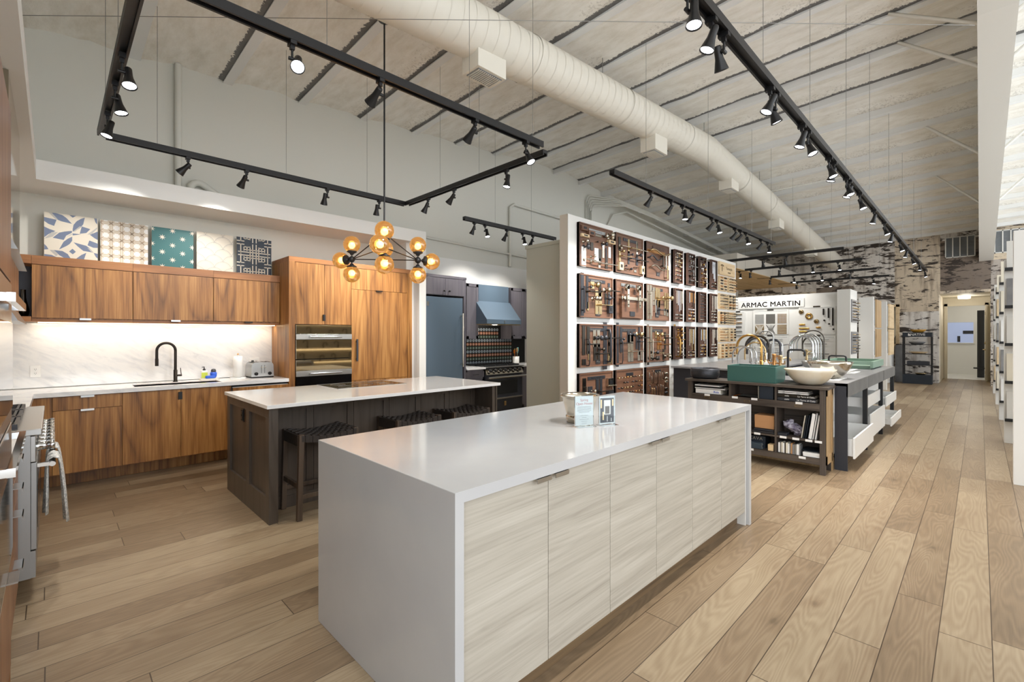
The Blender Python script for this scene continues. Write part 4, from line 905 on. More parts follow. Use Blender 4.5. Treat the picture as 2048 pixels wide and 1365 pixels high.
for dx_, dy_, top, mt, wd in ((-.04, 0, 1.17, 'orange', .022), (-.01, .02, 1.19, 'brass', .02), (.03, -.01, 1.18, 'teal_rubber', .02), (.06, .01, 1.21, 'teal_rubber', .018), (-.06, .02, 1.16, 'black', .02), (.0, -.03, 1.2, 'kraft', .022)):
    m = M(); m.tube([(6.3 + dx_ * .4, 6.25 + dy_, .92), (6.3 + dx_, 6.25 + dy_, top - .06)], .005, 6); m.box(6.3 + dx_ - wd, 6.3 + dx_ + wd, 6.247 + dy_, 6.255 + dy_, top - .07, top)
    part('utensil', m, mt, t, .003)
l = bpy.data.lights.new('hood_lamp', 'POINT'); l.energy = 3; l.color = (1, .93, .82); l.shadow_soft_size = .05
o = bpy.data.objects.new('hood_lamp_light', l); COL.objects.link(o); o.location = (5.75, 6.25, 1.6)
# ------------------------------------------------------------------ pendant lamp with ten amber globes
t = thing('globe_chandelier', 'black branching pendant lamp with ten amber glass globes', 'chandelier', (2.39, 4.25, 2.1))
c0 = Vector((2.39, 4.25, 0)); rt = Vector((.7105, -.7037, 0)); fw = Vector((.7037, .7105, 0)); S = .688
nL = c0 + fw * .2 - rt * (S / 2 + .055) + Vector((0, 0, 2.246)); nR = c0 + fw * .2 + rt * (S / 2 - .045) + Vector((0, 0, 2.236)); nT = c0 - fw * .4 + rt * .11 + Vector((0, 0, 2.256)); nA = c0 + Vector((0, 0, 2.476))
m = M(); m.tube([nA, c0 + Vector((0, 0, 4.66))], .0085, 10); part('rod', m, 'black', t)
m = M(); m.lathe([(.001, 4.62), (.06, 4.63), (.065, 4.66), (.001, 4.66)], (c0.x, c0.y, 0), 20); part('canopy', m, 'black', t)
m = M()
for a, b in ((nL, nR), (nR, nT), (nT, nL), (nA, nL), (nA, nR), (nA, nT)): m.tube([a, b], .0055, 8)
part('arm', m, 'bronze', t)
m = M()
for n_ in (nL, nR, nT, nA): m.ball(n_, .034, 12)
part('hub', m, 'black', t)
up = Vector((0, 0, 1)); lm = None
oL = (nL - c0); oL.z = 0; oL.normalize(); oR = (nR - c0); oR.z = 0; oR.normalize()
G = [(nL, up), (nL, -up), (nL, oL), (nR, up), (nR, -up), (nR, oR), (nT, up), (nT, -up), (nT, -fw), (nA, -up)]
bm_g = M().ball((0, 0, 0), .088, 32).mesh('globe', 'amber'); bm_b = M().ball((0, 0, 0), .034, 12).mesh('bulb', 'bulb')
cupm = M().lathe([(.0, -.11), (.018, -.11), (.02, -.10), (.052, -.082), (.05, -.07), (.0, -.07)], (0, 0, 0), 20).mesh('cup', 'black')
for n_, d in G:
    p = n_ + d * .158 - Vector(t.location)
    q = up.rotation_difference(d).to_euler()
    g = bpy.data.objects.new('globe', bm_g); link(g, t); g.location = p
    b = bpy.data.objects.new('bulb', bm_b); link(b, g); b.location = d * -.012
    k = bpy.data.objects.new('cup', cupm); link(k, g); k.rotation_euler = q
    m = M(); m.tube([n_, n_ + d * .06], .008, 8); part('stem', m, 'black', t)
l = bpy.data.lights.new('pendant_glow', 'POINT'); l.energy = 1.3; l.color = (1, .8, .52); l.shadow_soft_size = .036
for g in [c for c in t.children if c.name.startswith('globe')]: o = bpy.data.objects.new('pendant_glow_light', l); link(o, g)
# ------------------------------------------------------------------ ceiling tracks and their spotlights
def track(name, label, a, b, wires, grp=None):
    a, b = Vector(a), Vector(b); t = thing(name, label, 'lighting track', a, grp)
    d = (b - a).normalized(); s = Vector((-d.y, d.x, 0)); w2 = .032; h = .055
    m = M(); P = []
    sec = [(-w2, 0), (-w2, h), (w2, h), (w2, 0), (.018, 0), (.018, .022), (-.018, .022), (-.018, 0)]
    for p in (a, b): P += [p + s * u + Vector((0, 0, v)) for u, v in sec]
    n = len(sec); m.add(P, [list(range(n))[::-1], list(range(n, 2 * n))] + [(i, (i + 1) % n, n + (i + 1) % n, n + i) for i in range(n)])
    for v in (.02, .04): m.add([a + s * (w2 + .002) + up * v, b + s * (w2 + .002) + up * v, b + s * (w2 + .002) + up * (v + .004), a + s * (w2 + .002) + up * (v + .004)], [(0, 1, 2, 3)])
    part('rail', m, 'trackblk', t)
    L_ = (b - a).length
    for f in wires:
        m = M(); p = a + d * L_ * f; z = zc(p.x, p.y) - .02; m.tube([p + up * .05, Vector((p.x, p.y, z))], .0022, 5); part('suspension_cable', m, 'wire', t)
    return t
track('lighting_track', 'black track above the walnut cabinets, left part of the kitchen track frame', (.34, 5.5, 3.2), (3.40, 5.5, 3.2), (.12, .5, .82))
track('lighting_track', 'long black track crossing in front of the hanging lamp rod', (.36, 2.9, 3.2), (3.26, 2.9, 3.2), (.3, .7, .96))
track('lighting_track', 'black track at the upper left running towards the camera', (.31, 2.86, 3.2), (.31, 5.46, 3.2), (.45, .85))
track('lighting_track', 'black track closing the kitchen frame on its right side', (3.42, 5.46, 3.2), (3.42, 2.99, 3.2), (.3, .6))
track('lighting_track', 'long black track running down the aisle to the bark wall', (1.6, 1.05, 3.2), (17.2, 1.05, 3.2), (.12, .2, .3, .4, .52, .64, .78, .9))
track('lighting_track', 'black track hung in front of the display wall of door hardware', (4.34, 2.83, 3.2), (10.0, 2.83, 3.2), (.13, .45, .78, .97))
track('lighting_track', 'short black track above the grey partition and blue hood', (4.45, 5.53, 3.2), (6.6, 5.53, 3.2), (.3, .7))
for k, (x, y0, y1, lb) in enumerate(((11.5, 1.96, 4.6, 'nearest of the four parallel black tracks above the white sign wall'), (13.4, 1.93, 4.95, 'second nearest of the four parallel black tracks above the sign wall'), (15.6, 1.94, 4.89, 'third of the four parallel black tracks above the sign wall'), (17.7, 1.9, 4.88, 'farthest of the four parallel black tracks near the bark wall'))):
    track('lighting_track', lb, (x, y1, 3.2), (x, y0, 3.2), (.15, .65, .92))
# one spotlight head, copied
hd = thing('track_spotlight', 'x', 'spotlight', (0, 0, 0))
m = M(); m.box(-.018, .018, -.03, .03, -.02, .012); m.box(-.012, .012, -.012, .012, -.045, -.02); m.tube([(0, 0, -.045), (0, 0, -.10)], .007, 8); m.tube([(-.02, 0, -.10), (.02, 0, -.10)], .011, 10); part('adapter', m, 'trackblk', hd)
m = M(); m.lathe([(.0, .05), (.018, .05), (.021, .044), (.022, .0), (.024, -.02), (.040, -.082), (.041, -.086), (.038, -.086), (.036, -.078), (.0, -.076)], (0, 0, 0), 22)
head = part('lamp_head', m, 'trackblk', hd); head.location = (0, .03, -.115)
lens = part('lens', M().lathe([(.0, -.079), (.035, -.079)], (0, 0, 0), 22), 'lens', head)
sl = bpy.data.lights.new('spot', 'SPOT'); sl.energy = SPOT_W; sl.spot_size = R(74); sl.spot_blend = .7; sl.shadow_soft_size = .035; sl.color = (1, .955, .89)
slo = bpy.data.objects.new('spot', sl); link(slo, head); slo.location = (0, 0, -.088)
first = [True]
sl2 = sl.copy(); sl2.energy = SPOT_W * 1.4; sl2.spot_size = R(84); sl3 = sl2.copy(); sl3.energy = SPOT_W * .65
def spot(p, aim, label, grp):
    if first[0]: t = hd; first[0] = False
    else: t = copytree(hd)
    t.location = p; t['label'] = label; t['group'] = grp
    h = [c for c in t.children if c.name.startswith('lamp_head')][0]
    d = (Vector(aim) - (Vector(p) + h.location)).normalized()
    h.rotation_euler = Vector((0, 0, -1)).rotation_difference(d).to_euler()
    if p[0] > 4.9:
        for c in h.children:
            if c.type == 'LIGHT': c.data = sl2 if p[0] < 11 else sl3
    side = Vector((-d.y, d.x, 0)); side = side.normalized() if side.length > .05 else Vector((1, 0, 0))
    h.location = side * .032 + Vector((0, 0, -.108))
def row(axis, fixed, items, where, grp, frm):
    n = len(items)
    for k, (q, aim) in enumerate(items):
        p = (q, fixed, 3.197) if axis == 'x' else (fixed, q, 3.197)
        spot(p, aim, 'black spotlight %s, %s counted %s' % (where, ORDS[k], frm), grp)
row('x', 5.5, [(.95, (-.3, 6.5, 1.6)), (1.47, (1.1, 6.4, 1.9)), (2.34, (2.4, 6.2, 1.6)), (3.02, (3.2, 6.2, 1.4))], 'on the track above the walnut cabinets', 'spotlights above the walnut cabinets', 'from the left')
row('x', 2.9, [(1.02, (.6, 1.9, 1.9)), (1.60, (1.2, 5.9, 1.2)), (2.45, (2.45, 5.8, .9)), (3.05, (3.2, 1.8, .9))], 'on the long track before the lamp rod', 'spotlights on the long track crossing the kitchen', 'from the left')
row('y', .31, [(3.79, (.35, 3.0, .9)), (4.25, (.7, 3.9, .9)), (4.87, (-.3, 4.6, .8))], 'on the upper left track', 'spotlights on the upper left track', 'from the nearest')
row('y', 3.42, [(4.98, (3.1, 6.1, 1.2)), (4.44, (3.1, 6.1, 1.4)), (3.54, (3.0, 3.6, .8))], 'on the right side of the kitchen frame', 'spotlights on the right side of the kitchen frame', 'from the left')
row('x', 1.05, [(2.3, (1.9, .9, 0)), (2.6, (2.2, 1.7, .9)), (2.78, (4.2, .9, .0)), (3.62, (3.0, 1.9, .9)), (3.75, (4.6, .3, .3)), (4.46, (4.1, 1.7, .9)), (4.64, (4.4, .0, .2)), (5.45, (5.2, 0, 0)), (5.65, (5.6, 1.6, .9)), (6.3, (5.9, .2, .3)), (6.45, (6.2, 1.8, .9)), (7.1, (6.8, .1, .4)), (8.2, (8.0, 1.6, .8)), (9.2, (8.9, 0, .4)), (10.0, (9.8, 1.6, .8)), (11.2, (10.9, .1, .4)), (12.2, (12.0, 1.6, .8)), (13.4, (13.1, 0, .3)), (14.8, (14.6, 1.0, .0)), (16.6, (16.3, .6, .2))], 'on the aisle track', 'spotlights on the long aisle track', 'from the camera')
row('x', 2.83, [(5.19, (5.0, 3.85, 1.5)), (5.72, (5.5, 3.85, 1.6)), (6.05, (5.75, 2.6, .3)), (6.36, (6.2, 3.85, 1.6)), (7.02, (6.7, 3.85, 1.8)), (7.22, (7.0, 2.3, .9)), (7.96, (7.7, 3.85, 1.7)), (8.2, (8.0, 3.85, 2.0)), (8.46, (8.1, 2.3, .9)), (9.24, (9.1, 3.85, 1.7)), (9.62, (9.3, 2.8, .6))], 'before the hardware display wall', 'spotlights before the hardware display wall', 'from the left')
row('x', 5.53, [(4.66, (4.4, 6.2, 1.6)), (4.88, (4.7, 4.8, .5)), (5.36, (5.3, 6.4, 1.8)), (5.74, (5.6, 5.0, .5)), (6.0, (6.1, 6.4, 1.6))], 'on the short track before the blue hood', 'spotlights on the short track before the blue hood', 'from the left')
row('y', 11.5, [(4.25, (12.3, 4.3, 1.8)), (3.45, (12.3, 3.5, 1.9)), (3.0, (12.3, 3.0, 1.7))], 'on the nearest sign wall track', 'spotlights on the sign wall tracks', 'from the left')
row('y', 13.4, [(4.65, (12.6, 4.6, 0)), (4.35, (14.5, 4.2, 0)), (3.64, (14.6, 3.6, 0)), (2.95, (12.8, 2.7, 0)), (2.4, (12.9, 2.2, 0))], 'on the second sign wall track', 'spotlights on the sign wall tracks', 'from the left')
row('y', 15.6, [(4.5, (17, 4.5, 0)), (3.9, (14.8, 3.8, 0)), (3.2, (14.9, 3.1, 0)), (2.5, (17, 2.3, 0))], 'on the third sign wall track', 'spotlights on the sign wall tracks', 'from the left')
row('y', 17.7, [(4.3, (18.9, 4.3, 1.8)), (3.4, (16.8, 3.2, 0)), (2.3, (16.9, 2.1, 0))], 'on the farthest track by the bark wall', 'spotlights on the sign wall tracks', 'from the left')
# ------------------------------------------------------------------ boards of door hardware on the display wall
YB = 3.812
def h_plate(p, x, z, w_, h, mt, nm='plate'):
    m = M(); m.box(x - w_ / 2, x + w_ / 2, YB - .010, YB, z - h / 2, z + h / 2); return part(nm, m, mt, p, .0015)
def h_block(p, x, z, w_, h, mt='lightply'):
    m = M(); m.box(x - w_ / 2, x + w_ / 2, YB - .045, YB, z - h / 2, z + h / 2); o = part('sample_block', m, mt, p, .002)
    m = M(); m.box(x - w_ * .25, x + w_ * .25, YB - .048, YB - .045, z - h * .2, z + h * .2); part('latch', m, 'black', o)
def h_knob(p, x, z, r, mt, q=.05):
    m = M(); m.lathe([(.0, YB), (r * 1.0, YB), (r * .95, YB - .006), (r * .35, YB - .01), (r * .32, YB - q), (r * .8, YB - q - r * .3), (r, YB - q - r * .8), (r * .8, YB - q - r * 1.3), (.0, YB - q - r * 1.5)], (x, 0, z), 14, ax='y'); part('door_knob', m, mt, p)
def h_ck(p, x, z, r, mt):
    m = M(); m.tube([(x, YB, z), (x, YB - .022, z)], r * .45, 6); m.ball((x, YB - .028, z), r, 8); part('cabinet_knob', m, mt, p)
def h_lever(p, x, z, ln, mt, drop=.0, q=.06):
    m = M(); m.tube([(x, YB, z), (x, YB - .012, z)], .026, 12); m.tube([(x, YB, z), (x, YB - q, z)], .010, 8)
    m.tube([(x - .004 * (1 if ln > 0 else -1), YB - q, z), (x + ln * .3, YB - q - .006, z + drop * .2), (x + ln * .7, YB - q, z + drop), (x + ln, YB - q - .008, z + drop * .6)], [.010, .009, .008, .009], 8); part('lever_handle', m, mt, p)
def h_pull(p, x, z, h, mt, r=.008, q=.045):
    m = M(); m.tube([(x, YB - q, z - h / 2), (x, YB - q, z + h / 2)], r, 8); m.tube([(x, YB, z - h * .4), (x, YB - q, z - h * .4)], r * .8, 6); m.tube([(x, YB, z + h * .4), (x, YB - q, z + h * .4)], r * .8, 6); part('pull_handle', m, mt, p)
def h_bow(p, x, z, h, mt, r=.006, q=.035):
    m = M(); m.tube([(x, YB, z - h / 2), (x, YB - q * .8, z - h / 2), (x, YB - q, z - h * .35), (x, YB - q, z + h * .35), (x, YB - q * .8, z + h / 2), (x, YB, z + h / 2)], r, 7); part('pull_handle', m, mt, p)
def h_hbow(p, x, z, w_, mt, r=.006, q=.035):
    m = M(); m.tube([(x - w_ / 2, YB, z), (x - w_ / 2, YB - q, z), (x + w_ / 2, YB - q, z), (x + w_ / 2, YB, z)], r, 7); part('pull_handle', m, mt, p)
def board(x0, x1, z0, z1, label, grp, mt='board', plaque=None, dp=.05, edge=.018):
    t = thing('hardware_board', label, 'hardware sample board', ((x0 + x1) / 2, 3.83, z0), grp)
    part('backing', M().box(x0, x1, 3.812, 3.85, z0, z1), mt, t)
    if edge:
        m = M(); m.box(x0, x0 + edge, 3.85 - dp, 3.85, z0, z1, 1); m.box(x1 - edge, x1, 3.85 - dp, 3.85, z0, z1, 0); m.box(x0 + edge, x1 - edge, 3.85 - dp, 3.85, z0, z0 + edge); m.box(x0 + edge, x1 - edge, 3.85 - dp, 3.85, z1 - edge, z1)
        part('frame', m, [mt, 'board_e'], t, .001)
    if plaque:
        pw, pm = plaque[1], plaque[2]; xc = x0 + (x1 - x0) * plaque[3]
        o = part('name_plate', M().box(xc - pw / 2, xc + pw / 2, YB - .008, YB, z1 - .10, z1 - .055), pm, t, .001)
        if plaque[0]:
            m = M(); random.seed(plaque[0])      # tiny engraved capitals, unreadable in the photo
            n = 14; ww = pw * .62
            for k in range(n):
                a = xc - ww / 2 + ww * k / n; m.box(a, a + ww / n * .25, YB - .0088, YB - .008, z1 - .088, z1 - .068); m.box(a, a + ww / n * .62, YB - .0088, YB - .008, z1 - (.088 if k % 3 else .070), z1 - (.086 if k % 3 else .068))
            part('engraving', m, 'nickel' if pm != 'steelr' else 'gunmetal', o)
    return t
def logo(t, x, z):
    o = part('maker_plate', M().box(x - .055, x + .055, YB - .008, YB, z - .03, z + .03), 'pewter', t, .001)
    m = M(); m.tube(arc((x, YB - .0085, z), .022, 0, 360, 12, 'xz'), .002, 4, cap=False); m.box(x - .04, x + .04, YB - .0095, YB - .008, z - .002, z + .002); part('maker_mark', m, 'nickel', o)
CX = [5.052, 5.94, 6.838]; CW = [.805, .787, .778]; RZ = [2.98, 2.285, 1.60, .922]; RH = .595
PN, PB, PG, PD, PS = 'nickel', 'brass', 'gunmetal', 'pewter', 'steelr'
def Q(c, r, u, v): return CX[c] + CW[c] * u, RZ[r] - RH * v
B = {}
rows_ = ['top', 'second', 'third', 'bottom']; cols_ = ['left', 'middle', 'right']
desc = {(0, 0): 'small latches and white plates', (1, 0): 'curved levers and two wood blocks', (2, 0): 'long wavy lever pulls', (0, 1): 'dark handle sets and brass plates', (1, 1): 'sliding barn door rollers', (2, 1): 'tall pale and brass plates',
        (0, 2): 'black entry handle and square knobs', (1, 2): 'tall nickel plates and dark levers', (2, 2): 'nickel, brass and dark mixed levers', (0, 3): 'few dark latches', (1, 3): 'rows of small round cabinet knobs', (2, 3): 'rows of cabinet pulls and cup pulls'}
pq = {(0, 0): (3, .40, 'steelr', .52), (1, 0): (5, .40, 'pewter', .52), (2, 0): (0, .40, 'board_e', .52), (0, 1): (7, .42, 'pewter', .5), (1, 1): (9, .42, 'steelr', .45), (2, 1): (11, .40, 'pewter', .45), (0, 2): (13, .42, 'pewter', .47), (1, 2): (15, .42, 'pewter', .45), (2, 2): (17, .40, 'pewter', .45), (0, 3): (19, .42, 'pewter', .5), (1, 3): (21, .2, 'pewter', .5), (2, 3): (23, .2, 'pewter', .5)}
for r in range(4):
    for c in range(3):
        B[c, r] = board(CX[c], CX[c] + CW[c], RZ[r] - RH, RZ[r], 'large brown board with %s, %s row, %s large column' % (desc[c, r], rows_[r], cols_[c]), 'large brown hardware boards', 'board', pq[c, r])
def at(c, r, L):
    for it in L:
        f, u, v, *a = it; x, z = Q(c, r, u, v); f(B[c, r], x, z, *a)
at(0, 0, [(h_block, .10, .13, .13, .07, 'board'), (h_block, .30, .21, .15, .07, 'board'), (h_block, .12, .30, .17, .04), (h_block, .92, .30, .17, .05), (h_plate, .53, .21, .18, .03, PN), (h_ck, .72, .20, .02, PG), (h_knob, .86, .15, .04, PN), (h_knob, .88, .21, .03, PN), (h_ck, .5, .37, .014, PG), (h_ck, .66, .36, .016, PN), (h_knob, .12, .43, .028, PN), (h_knob, .13, .56, .036, PD),
    (h_plate, .26, .49, .06, .11, PG), (h_plate, .36, .50, .06, .11, PG), (h_plate, .70, .55, .05, .2, PN), (h_plate, .79, .57, .03, .13, PD), (h_plate, .90, .55, .06, .16, 'paper'), (h_plate, .49, .67, .09, .18, 'paper'), (h_plate, .60, .67, .07, .17, PG), (h_plate, .12, .78, .10, .27, 'paper'), (h_lever, .12, .84, .2, PN), (h_lever, .33, .87, .22, PN), (h_plate, .58, .87, .05, .15, PN), (h_lever, .58, .87, .2, PN), (h_plate, .80, .82, .06, .18, PG), (h_lever, .80, .86, .2, PN, .0), (h_knob, .34, .74, .022, PN), (h_knob, .68, .40, .03, PD)])
at(1, 0, [(h_plate, .13, .27, .06, .2, PG), (h_lever, .13, .33, .2, PN), (h_plate, .46, .28, .045, .22, PB), (h_lever, .46, .33, .22, PB), (h_plate, .77, .27, .05, .2, PN), (h_lever, .78, .33, .23, PN), (h_ck, .15, .38, .022, PN), (h_knob, .15, .47, .028, PB), (h_plate, .14, .60, .05, .13, PB), (h_lever, .14, .58, .22, PB), (h_plate, .46, .57, .045, .2, PD), (h_lever, .46, .60, .2, PD), (h_knob, .48, .50, .02, PD), (h_knob, .78, .47, .028, PD), (h_plate, .77, .62, .06, .13, PD), (h_lever, .78, .60, .24, PG), (h_block, .13, .84, .11, .12, 'lightply'), (h_block, .93, .84, .09, .13, 'lightply'), (h_ck, .34, .80, .014, PD), (h_hbow, .36, .88, .07, PG), (h_ck, .52, .86, .02, PD), (h_hbow, .70, .80, .08, PG), (h_plate, .70, .89, .07, .04, PN)])
for (u, v, ln, mt, s) in ((.08, .27, .8, PB, 1), (.05, .45, .45, PD, 1), (.12, .70, .62, PN, 1)):
    x, z = Q(2, 0, u, v); m = M(); pts = [(x, YB, z), (x, YB - .05, z)] + [(x + ln * CW[2] * k / 12, YB - .07, z + .03 * math.sin(k / 12 * 6.3 + .6) - .0 * k) for k in range(13)]; m.tube(pts, .012, 8); part('lever_handle', m, mt, B[2, 0])
at(2, 0, [(h_plate, .42, .25, .6, .05, 'copper'), (h_pull, .62, .48, .2, PG, .012, .05), (h_pull, .72, .5, .22, PN, .012, .06), (h_pull, .86, .50, .24, PN, .012, .05), (h_plate, .78, .58, .13, .03, PN), (h_pull, .82, .78, .22, PB, .010, .05)]); x, z = Q(2, 0, .5, .86); logo(B[2, 0], x, z)
at(0, 1, [(h_plate, .08, .5, .07, .62, PD), (h_pull, .07, .6, .36, PD, .012, .05), (h_plate, .22, .42, .05, .45, PD), (h_lever, .21, .40, .24, PG), (h_knob, .23, .30, .02, PD), (h_knob, .40, .24, .042, PB), (h_plate, .37, .24, .09, .10, PB), (h_plate, .60, .33, .06, .24, PG), (h_lever, .58, .37, -.1, PG), (h_knob, .75, .32, .04, PN), (h_bow, .82, .35, .09, PN), (h_plate, .88, .50, .05, .43, PD), (h_lever, .88, .33, .2, PG), (h_plate, .50, .63, .075, .34, PB), (h_plate, .61, .63, .075, .34, PB), (h_lever, .55, .69, .25, PB), (h_knob, .38, .55, .034, PN), (h_knob, .47, .55, .034, PN), (h_plate, .24, .74, .04, .12, PB), (h_knob, .78, .53, .03, PD), (h_plate, .78, .53, .05, .16, PG), (h_lever, .92, .50, -.1, PD), (h_block, .88, .78, .1, .12, 'pewter')]); x, z = Q(0, 1, .54, .90); logo(B[0, 1], x, z)
# barn door roller board
x, z = Q(1, 1, .46, .60); p = B[1, 1]; o = part('sample_door', M().box(CX[1] + .11, CX[1] + .70, YB - .045, YB, RZ[1] - .575, RZ[1] - .22), 'board', p, .002)
m = M(); m.box(CX[1] + .06, CX[1] + .76, YB - .075, YB - .062, z + .055 + .0, z + .1); m.tube([(CX[1] + .12, YB, z + .078), (CX[1] + .12, YB - .09, z + .078)], .025, 10); m.tube([(CX[1] + .74, YB, z + .078), (CX[1] + .74, YB - .09, z + .078)], .025, 10); part('rail', m, 'nickel', p)
for u in (.27, .70):
    xx = CX[1] + CW[1] * u; zz = RZ[1] - RH * .2; m = M(); m.lathe([(.0, YB - .06), (.058, YB - .06), (.050, YB - .07), (.058, YB - .08), (.0, YB - .08)], (xx, 0, zz), 26, ax='y'); w = part('roller_wheel', m, 'nickel', p)
    m = M(); m.box(xx - .028, xx + .028, YB - .095, YB - .083, zz - .30, zz + .02); m.lathe([(.0, YB - .083), (.04, YB - .083), (.04, YB - .095), (.0, YB - .095)], (xx, 0, zz + .01), 20, ax='y')
    for q in (.0, .11, .19, .26): m.lathe([(.009, YB - .095), (.009, YB - .103), (.0, YB - .103)], (xx, 0, zz - q), 8, 1, ax='y')
    part('roller_strap', m, ['nickel', 'gunmetal'], p)
x, z = Q(1, 1, .5, .87); m = M(); m.box(x - .07, x + .07, YB - .055, YB - .045, z - .03, z + .04); part('maker_plate', m, 'pewter', o)
at(2, 1, [(h_plate, .06, .5, .07, .60, PN), (h_plate, .18, .5, .07, .60, PN), (h_pull, .14, .55, .4, PN), (h_plate, .31, .32, .06, .3, PN), (h_pull, .30, .60, .22, PN), (h_plate, .43, .33, .08, .3, PB), (h_plate, .54, .36, .07, .32, PB), (h_lever, .50, .42, .28, PB), (h_knob, .55, .36, .028, PB), (h_plate, .82, .45, .06, .32, PB), (h_plate, .93, .47, .05, .34, PB), (h_knob, .95, .34, .04, PB), (h_knob, .83, .33, .028, PB), (h_plate, .42, .62, .06, .24, PD), (h_plate, .54, .63, .06, .24, PD), (h_lever, .47, .70, .22, PD), (h_plate, .80, .74, .07, .12, PN), (h_plate, .92, .76, .07, .12, PN), (h_knob, .14, .20, .014, PN)]); x, z = Q(2, 1, .46, .86); logo(B[2, 1], x, z)
at(0, 2, [(h_plate, .12, .38, .07, .40, PG), (h_plate, .25, .38, .07, .38, PG), (h_lever, .23, .47, .2, PG), (h_bow, .2, .66, .36, PD, .008, .06), (h_plate, .13, .88, .09, .08, PG), (h_plate, .43, .34, .07, .24, PN), (h_plate, .55, .34, .07, .24, PN), (h_knob, .53, .33, .036, PD), (h_knob, .65, .32, .036, PD), (h_plate, .76, .52, .09, .68, PD), (h_bow, .82, .52, .46, PD, .016, .07), (h_plate, .45, .66, .07, .24, PG), (h_plate, .56, .66, .06, .24, PG), (h_lever, .50, .70, .28, PG), (h_knob, .60, .60, .026, PG), (h_plate, .28, .74, .05, .13, PB), (h_plate, .91, .82, .10, .16, PB), (h_lever, .88, .33, .24, PG), (h_ck, .88, .50, .018, PD), (h_plate, .88, .30, .03, .22, PG), (h_plate, .88, .6, .03, .2, PG)]); x, z = Q(0, 2, .54, .89); logo(B[0, 2], x, z)
at(1, 2, [(h_plate, .06, .50, .06, .66, PD), (h_plate, .18, .38, .06, .38, PD), (h_lever, .17, .46, .24, PG), (h_bow, .14, .67, .36, PD, .008, .06), (h_ck, .24, .36, .02, PD), (h_plate, .45, .30, .07, .2, PD), (h_plate, .58, .28, .07, .18, PD), (h_knob, .54, .25, .03, PD), (h_knob, .78, .24, .042, PB), (h_plate, .86, .42, .05, .44, PD), (h_lever, .86, .33, .22, PG), (h_plate, .76, .46, .05, .2, PD), (h_lever, .78, .43, .08, PD), (h_plate, .47, .60, .075, .42, PN), (h_plate, .58, .60, .075, .42, PN), (h_lever, .48, .68, .33, PN), (h_plate, .84, .82, .07, .14, PN), (h_plate, .95, .82, .05, .14, PN)]); x, z = Q(1, 2, .52, .90); logo(B[1, 2], x, z)
at(2, 2, [(h_plate, .06, .52, .07, .66, PN), (h_plate, .20, .48, .06, .55, PN), (h_lever, .16, .44, .24, PN), (h_pull, .19, .62, .3, PN), (h_plate, .40, .24, .06, .12, PB), (h_knob, .50, .24, .038, PB), (h_lever, .55, .24, .22, PN), (h_plate, .50, .48, .06, .22, 'copper'), (h_plate, .61, .48, .06, .22, 'copper'), (h_lever, .54, .52, .3, 'copper'), (h_knob, .60, .40, .026, PB), (h_plate, .82, .42, .05, .3, PG), (h_lever, .82, .34, .28, PG), (h_knob, .32, .74, .03, PD), (h_lever, .42, .76, .14, PB), (h_knob, .28, .90, .036, PG), (h_plate, .74, .84, .05, .22, PG), (h_knob, .84, .86, .04, PN), (h_lever, .74, .80, .1, PN)]); x, z = Q(2, 2, .5, .90); logo(B[2, 2], x, z)
at(0, 3, [(h_plate, .14, .45, .075, .40, PG), (h_pull, .15, .4, .12, PN), (h_plate, .31, .42, .10, .12, PD), (h_knob, .34, .42, .026, PN), (h_plate, .52, .42, .07, .3, PD), (h_plate, .63, .42, .06, .3, PD), (h_lever, .54, .46, .3, PG), (h_block, .88, .27, .14, .12, 'nickel'), (h_lever, .84, .35, .14, PN), (h_block, .88, .58, .14, .12, 'pewter'), (h_lever, .3, .68, .16, PD)])
random.seed(11)
for j in range(6):
    for i in range(9):
        if random.random() < .12: continue
        x, z = Q(1, 3, .07 + i * .105 + random.uniform(-.01, .01), .20 + j * .13); h_ck(B[1, 3], x, z, random.uniform(.012, .017), random.choice([PG, PG, PD, PB, PN, 'copper']))
for i, (u, v, h, mt) in enumerate(((.06, .26, .14, PN), (.16, .35, .12, PN), (.24, .28, .2, PG), (.33, .3, .16, PN), (.42, .33, .2, PG), (.52, .27, .14, PN), (.62, .28, .12, PN), (.70, .26, .12, PG), (.1, .6, .12, PD), (.2, .72, .16, PB), (.28, .72, .14, PB), (.36, .68, .14, PD), (.46, .7, .2, PG), (.56, .66, .16, PN), (.66, .7, .18, PN))): x, z = Q(2, 3, u, v); h_bow(B[2, 3], x, z, h, mt)
for v, mt in ((.22, PN), (.36, PN), (.46, PN), (.66, PG), (.78, PD)):
    x, z = Q(2, 3, .86, v); m = M(); m.lathe([(.036, YB), (.034, YB - .02), (.022, YB - .032), (.0, YB - .036)], (x, 0, z), 14, ax='y', sx=1.3, sy=.7); part('cup_pull', m, mt, B[2, 3])
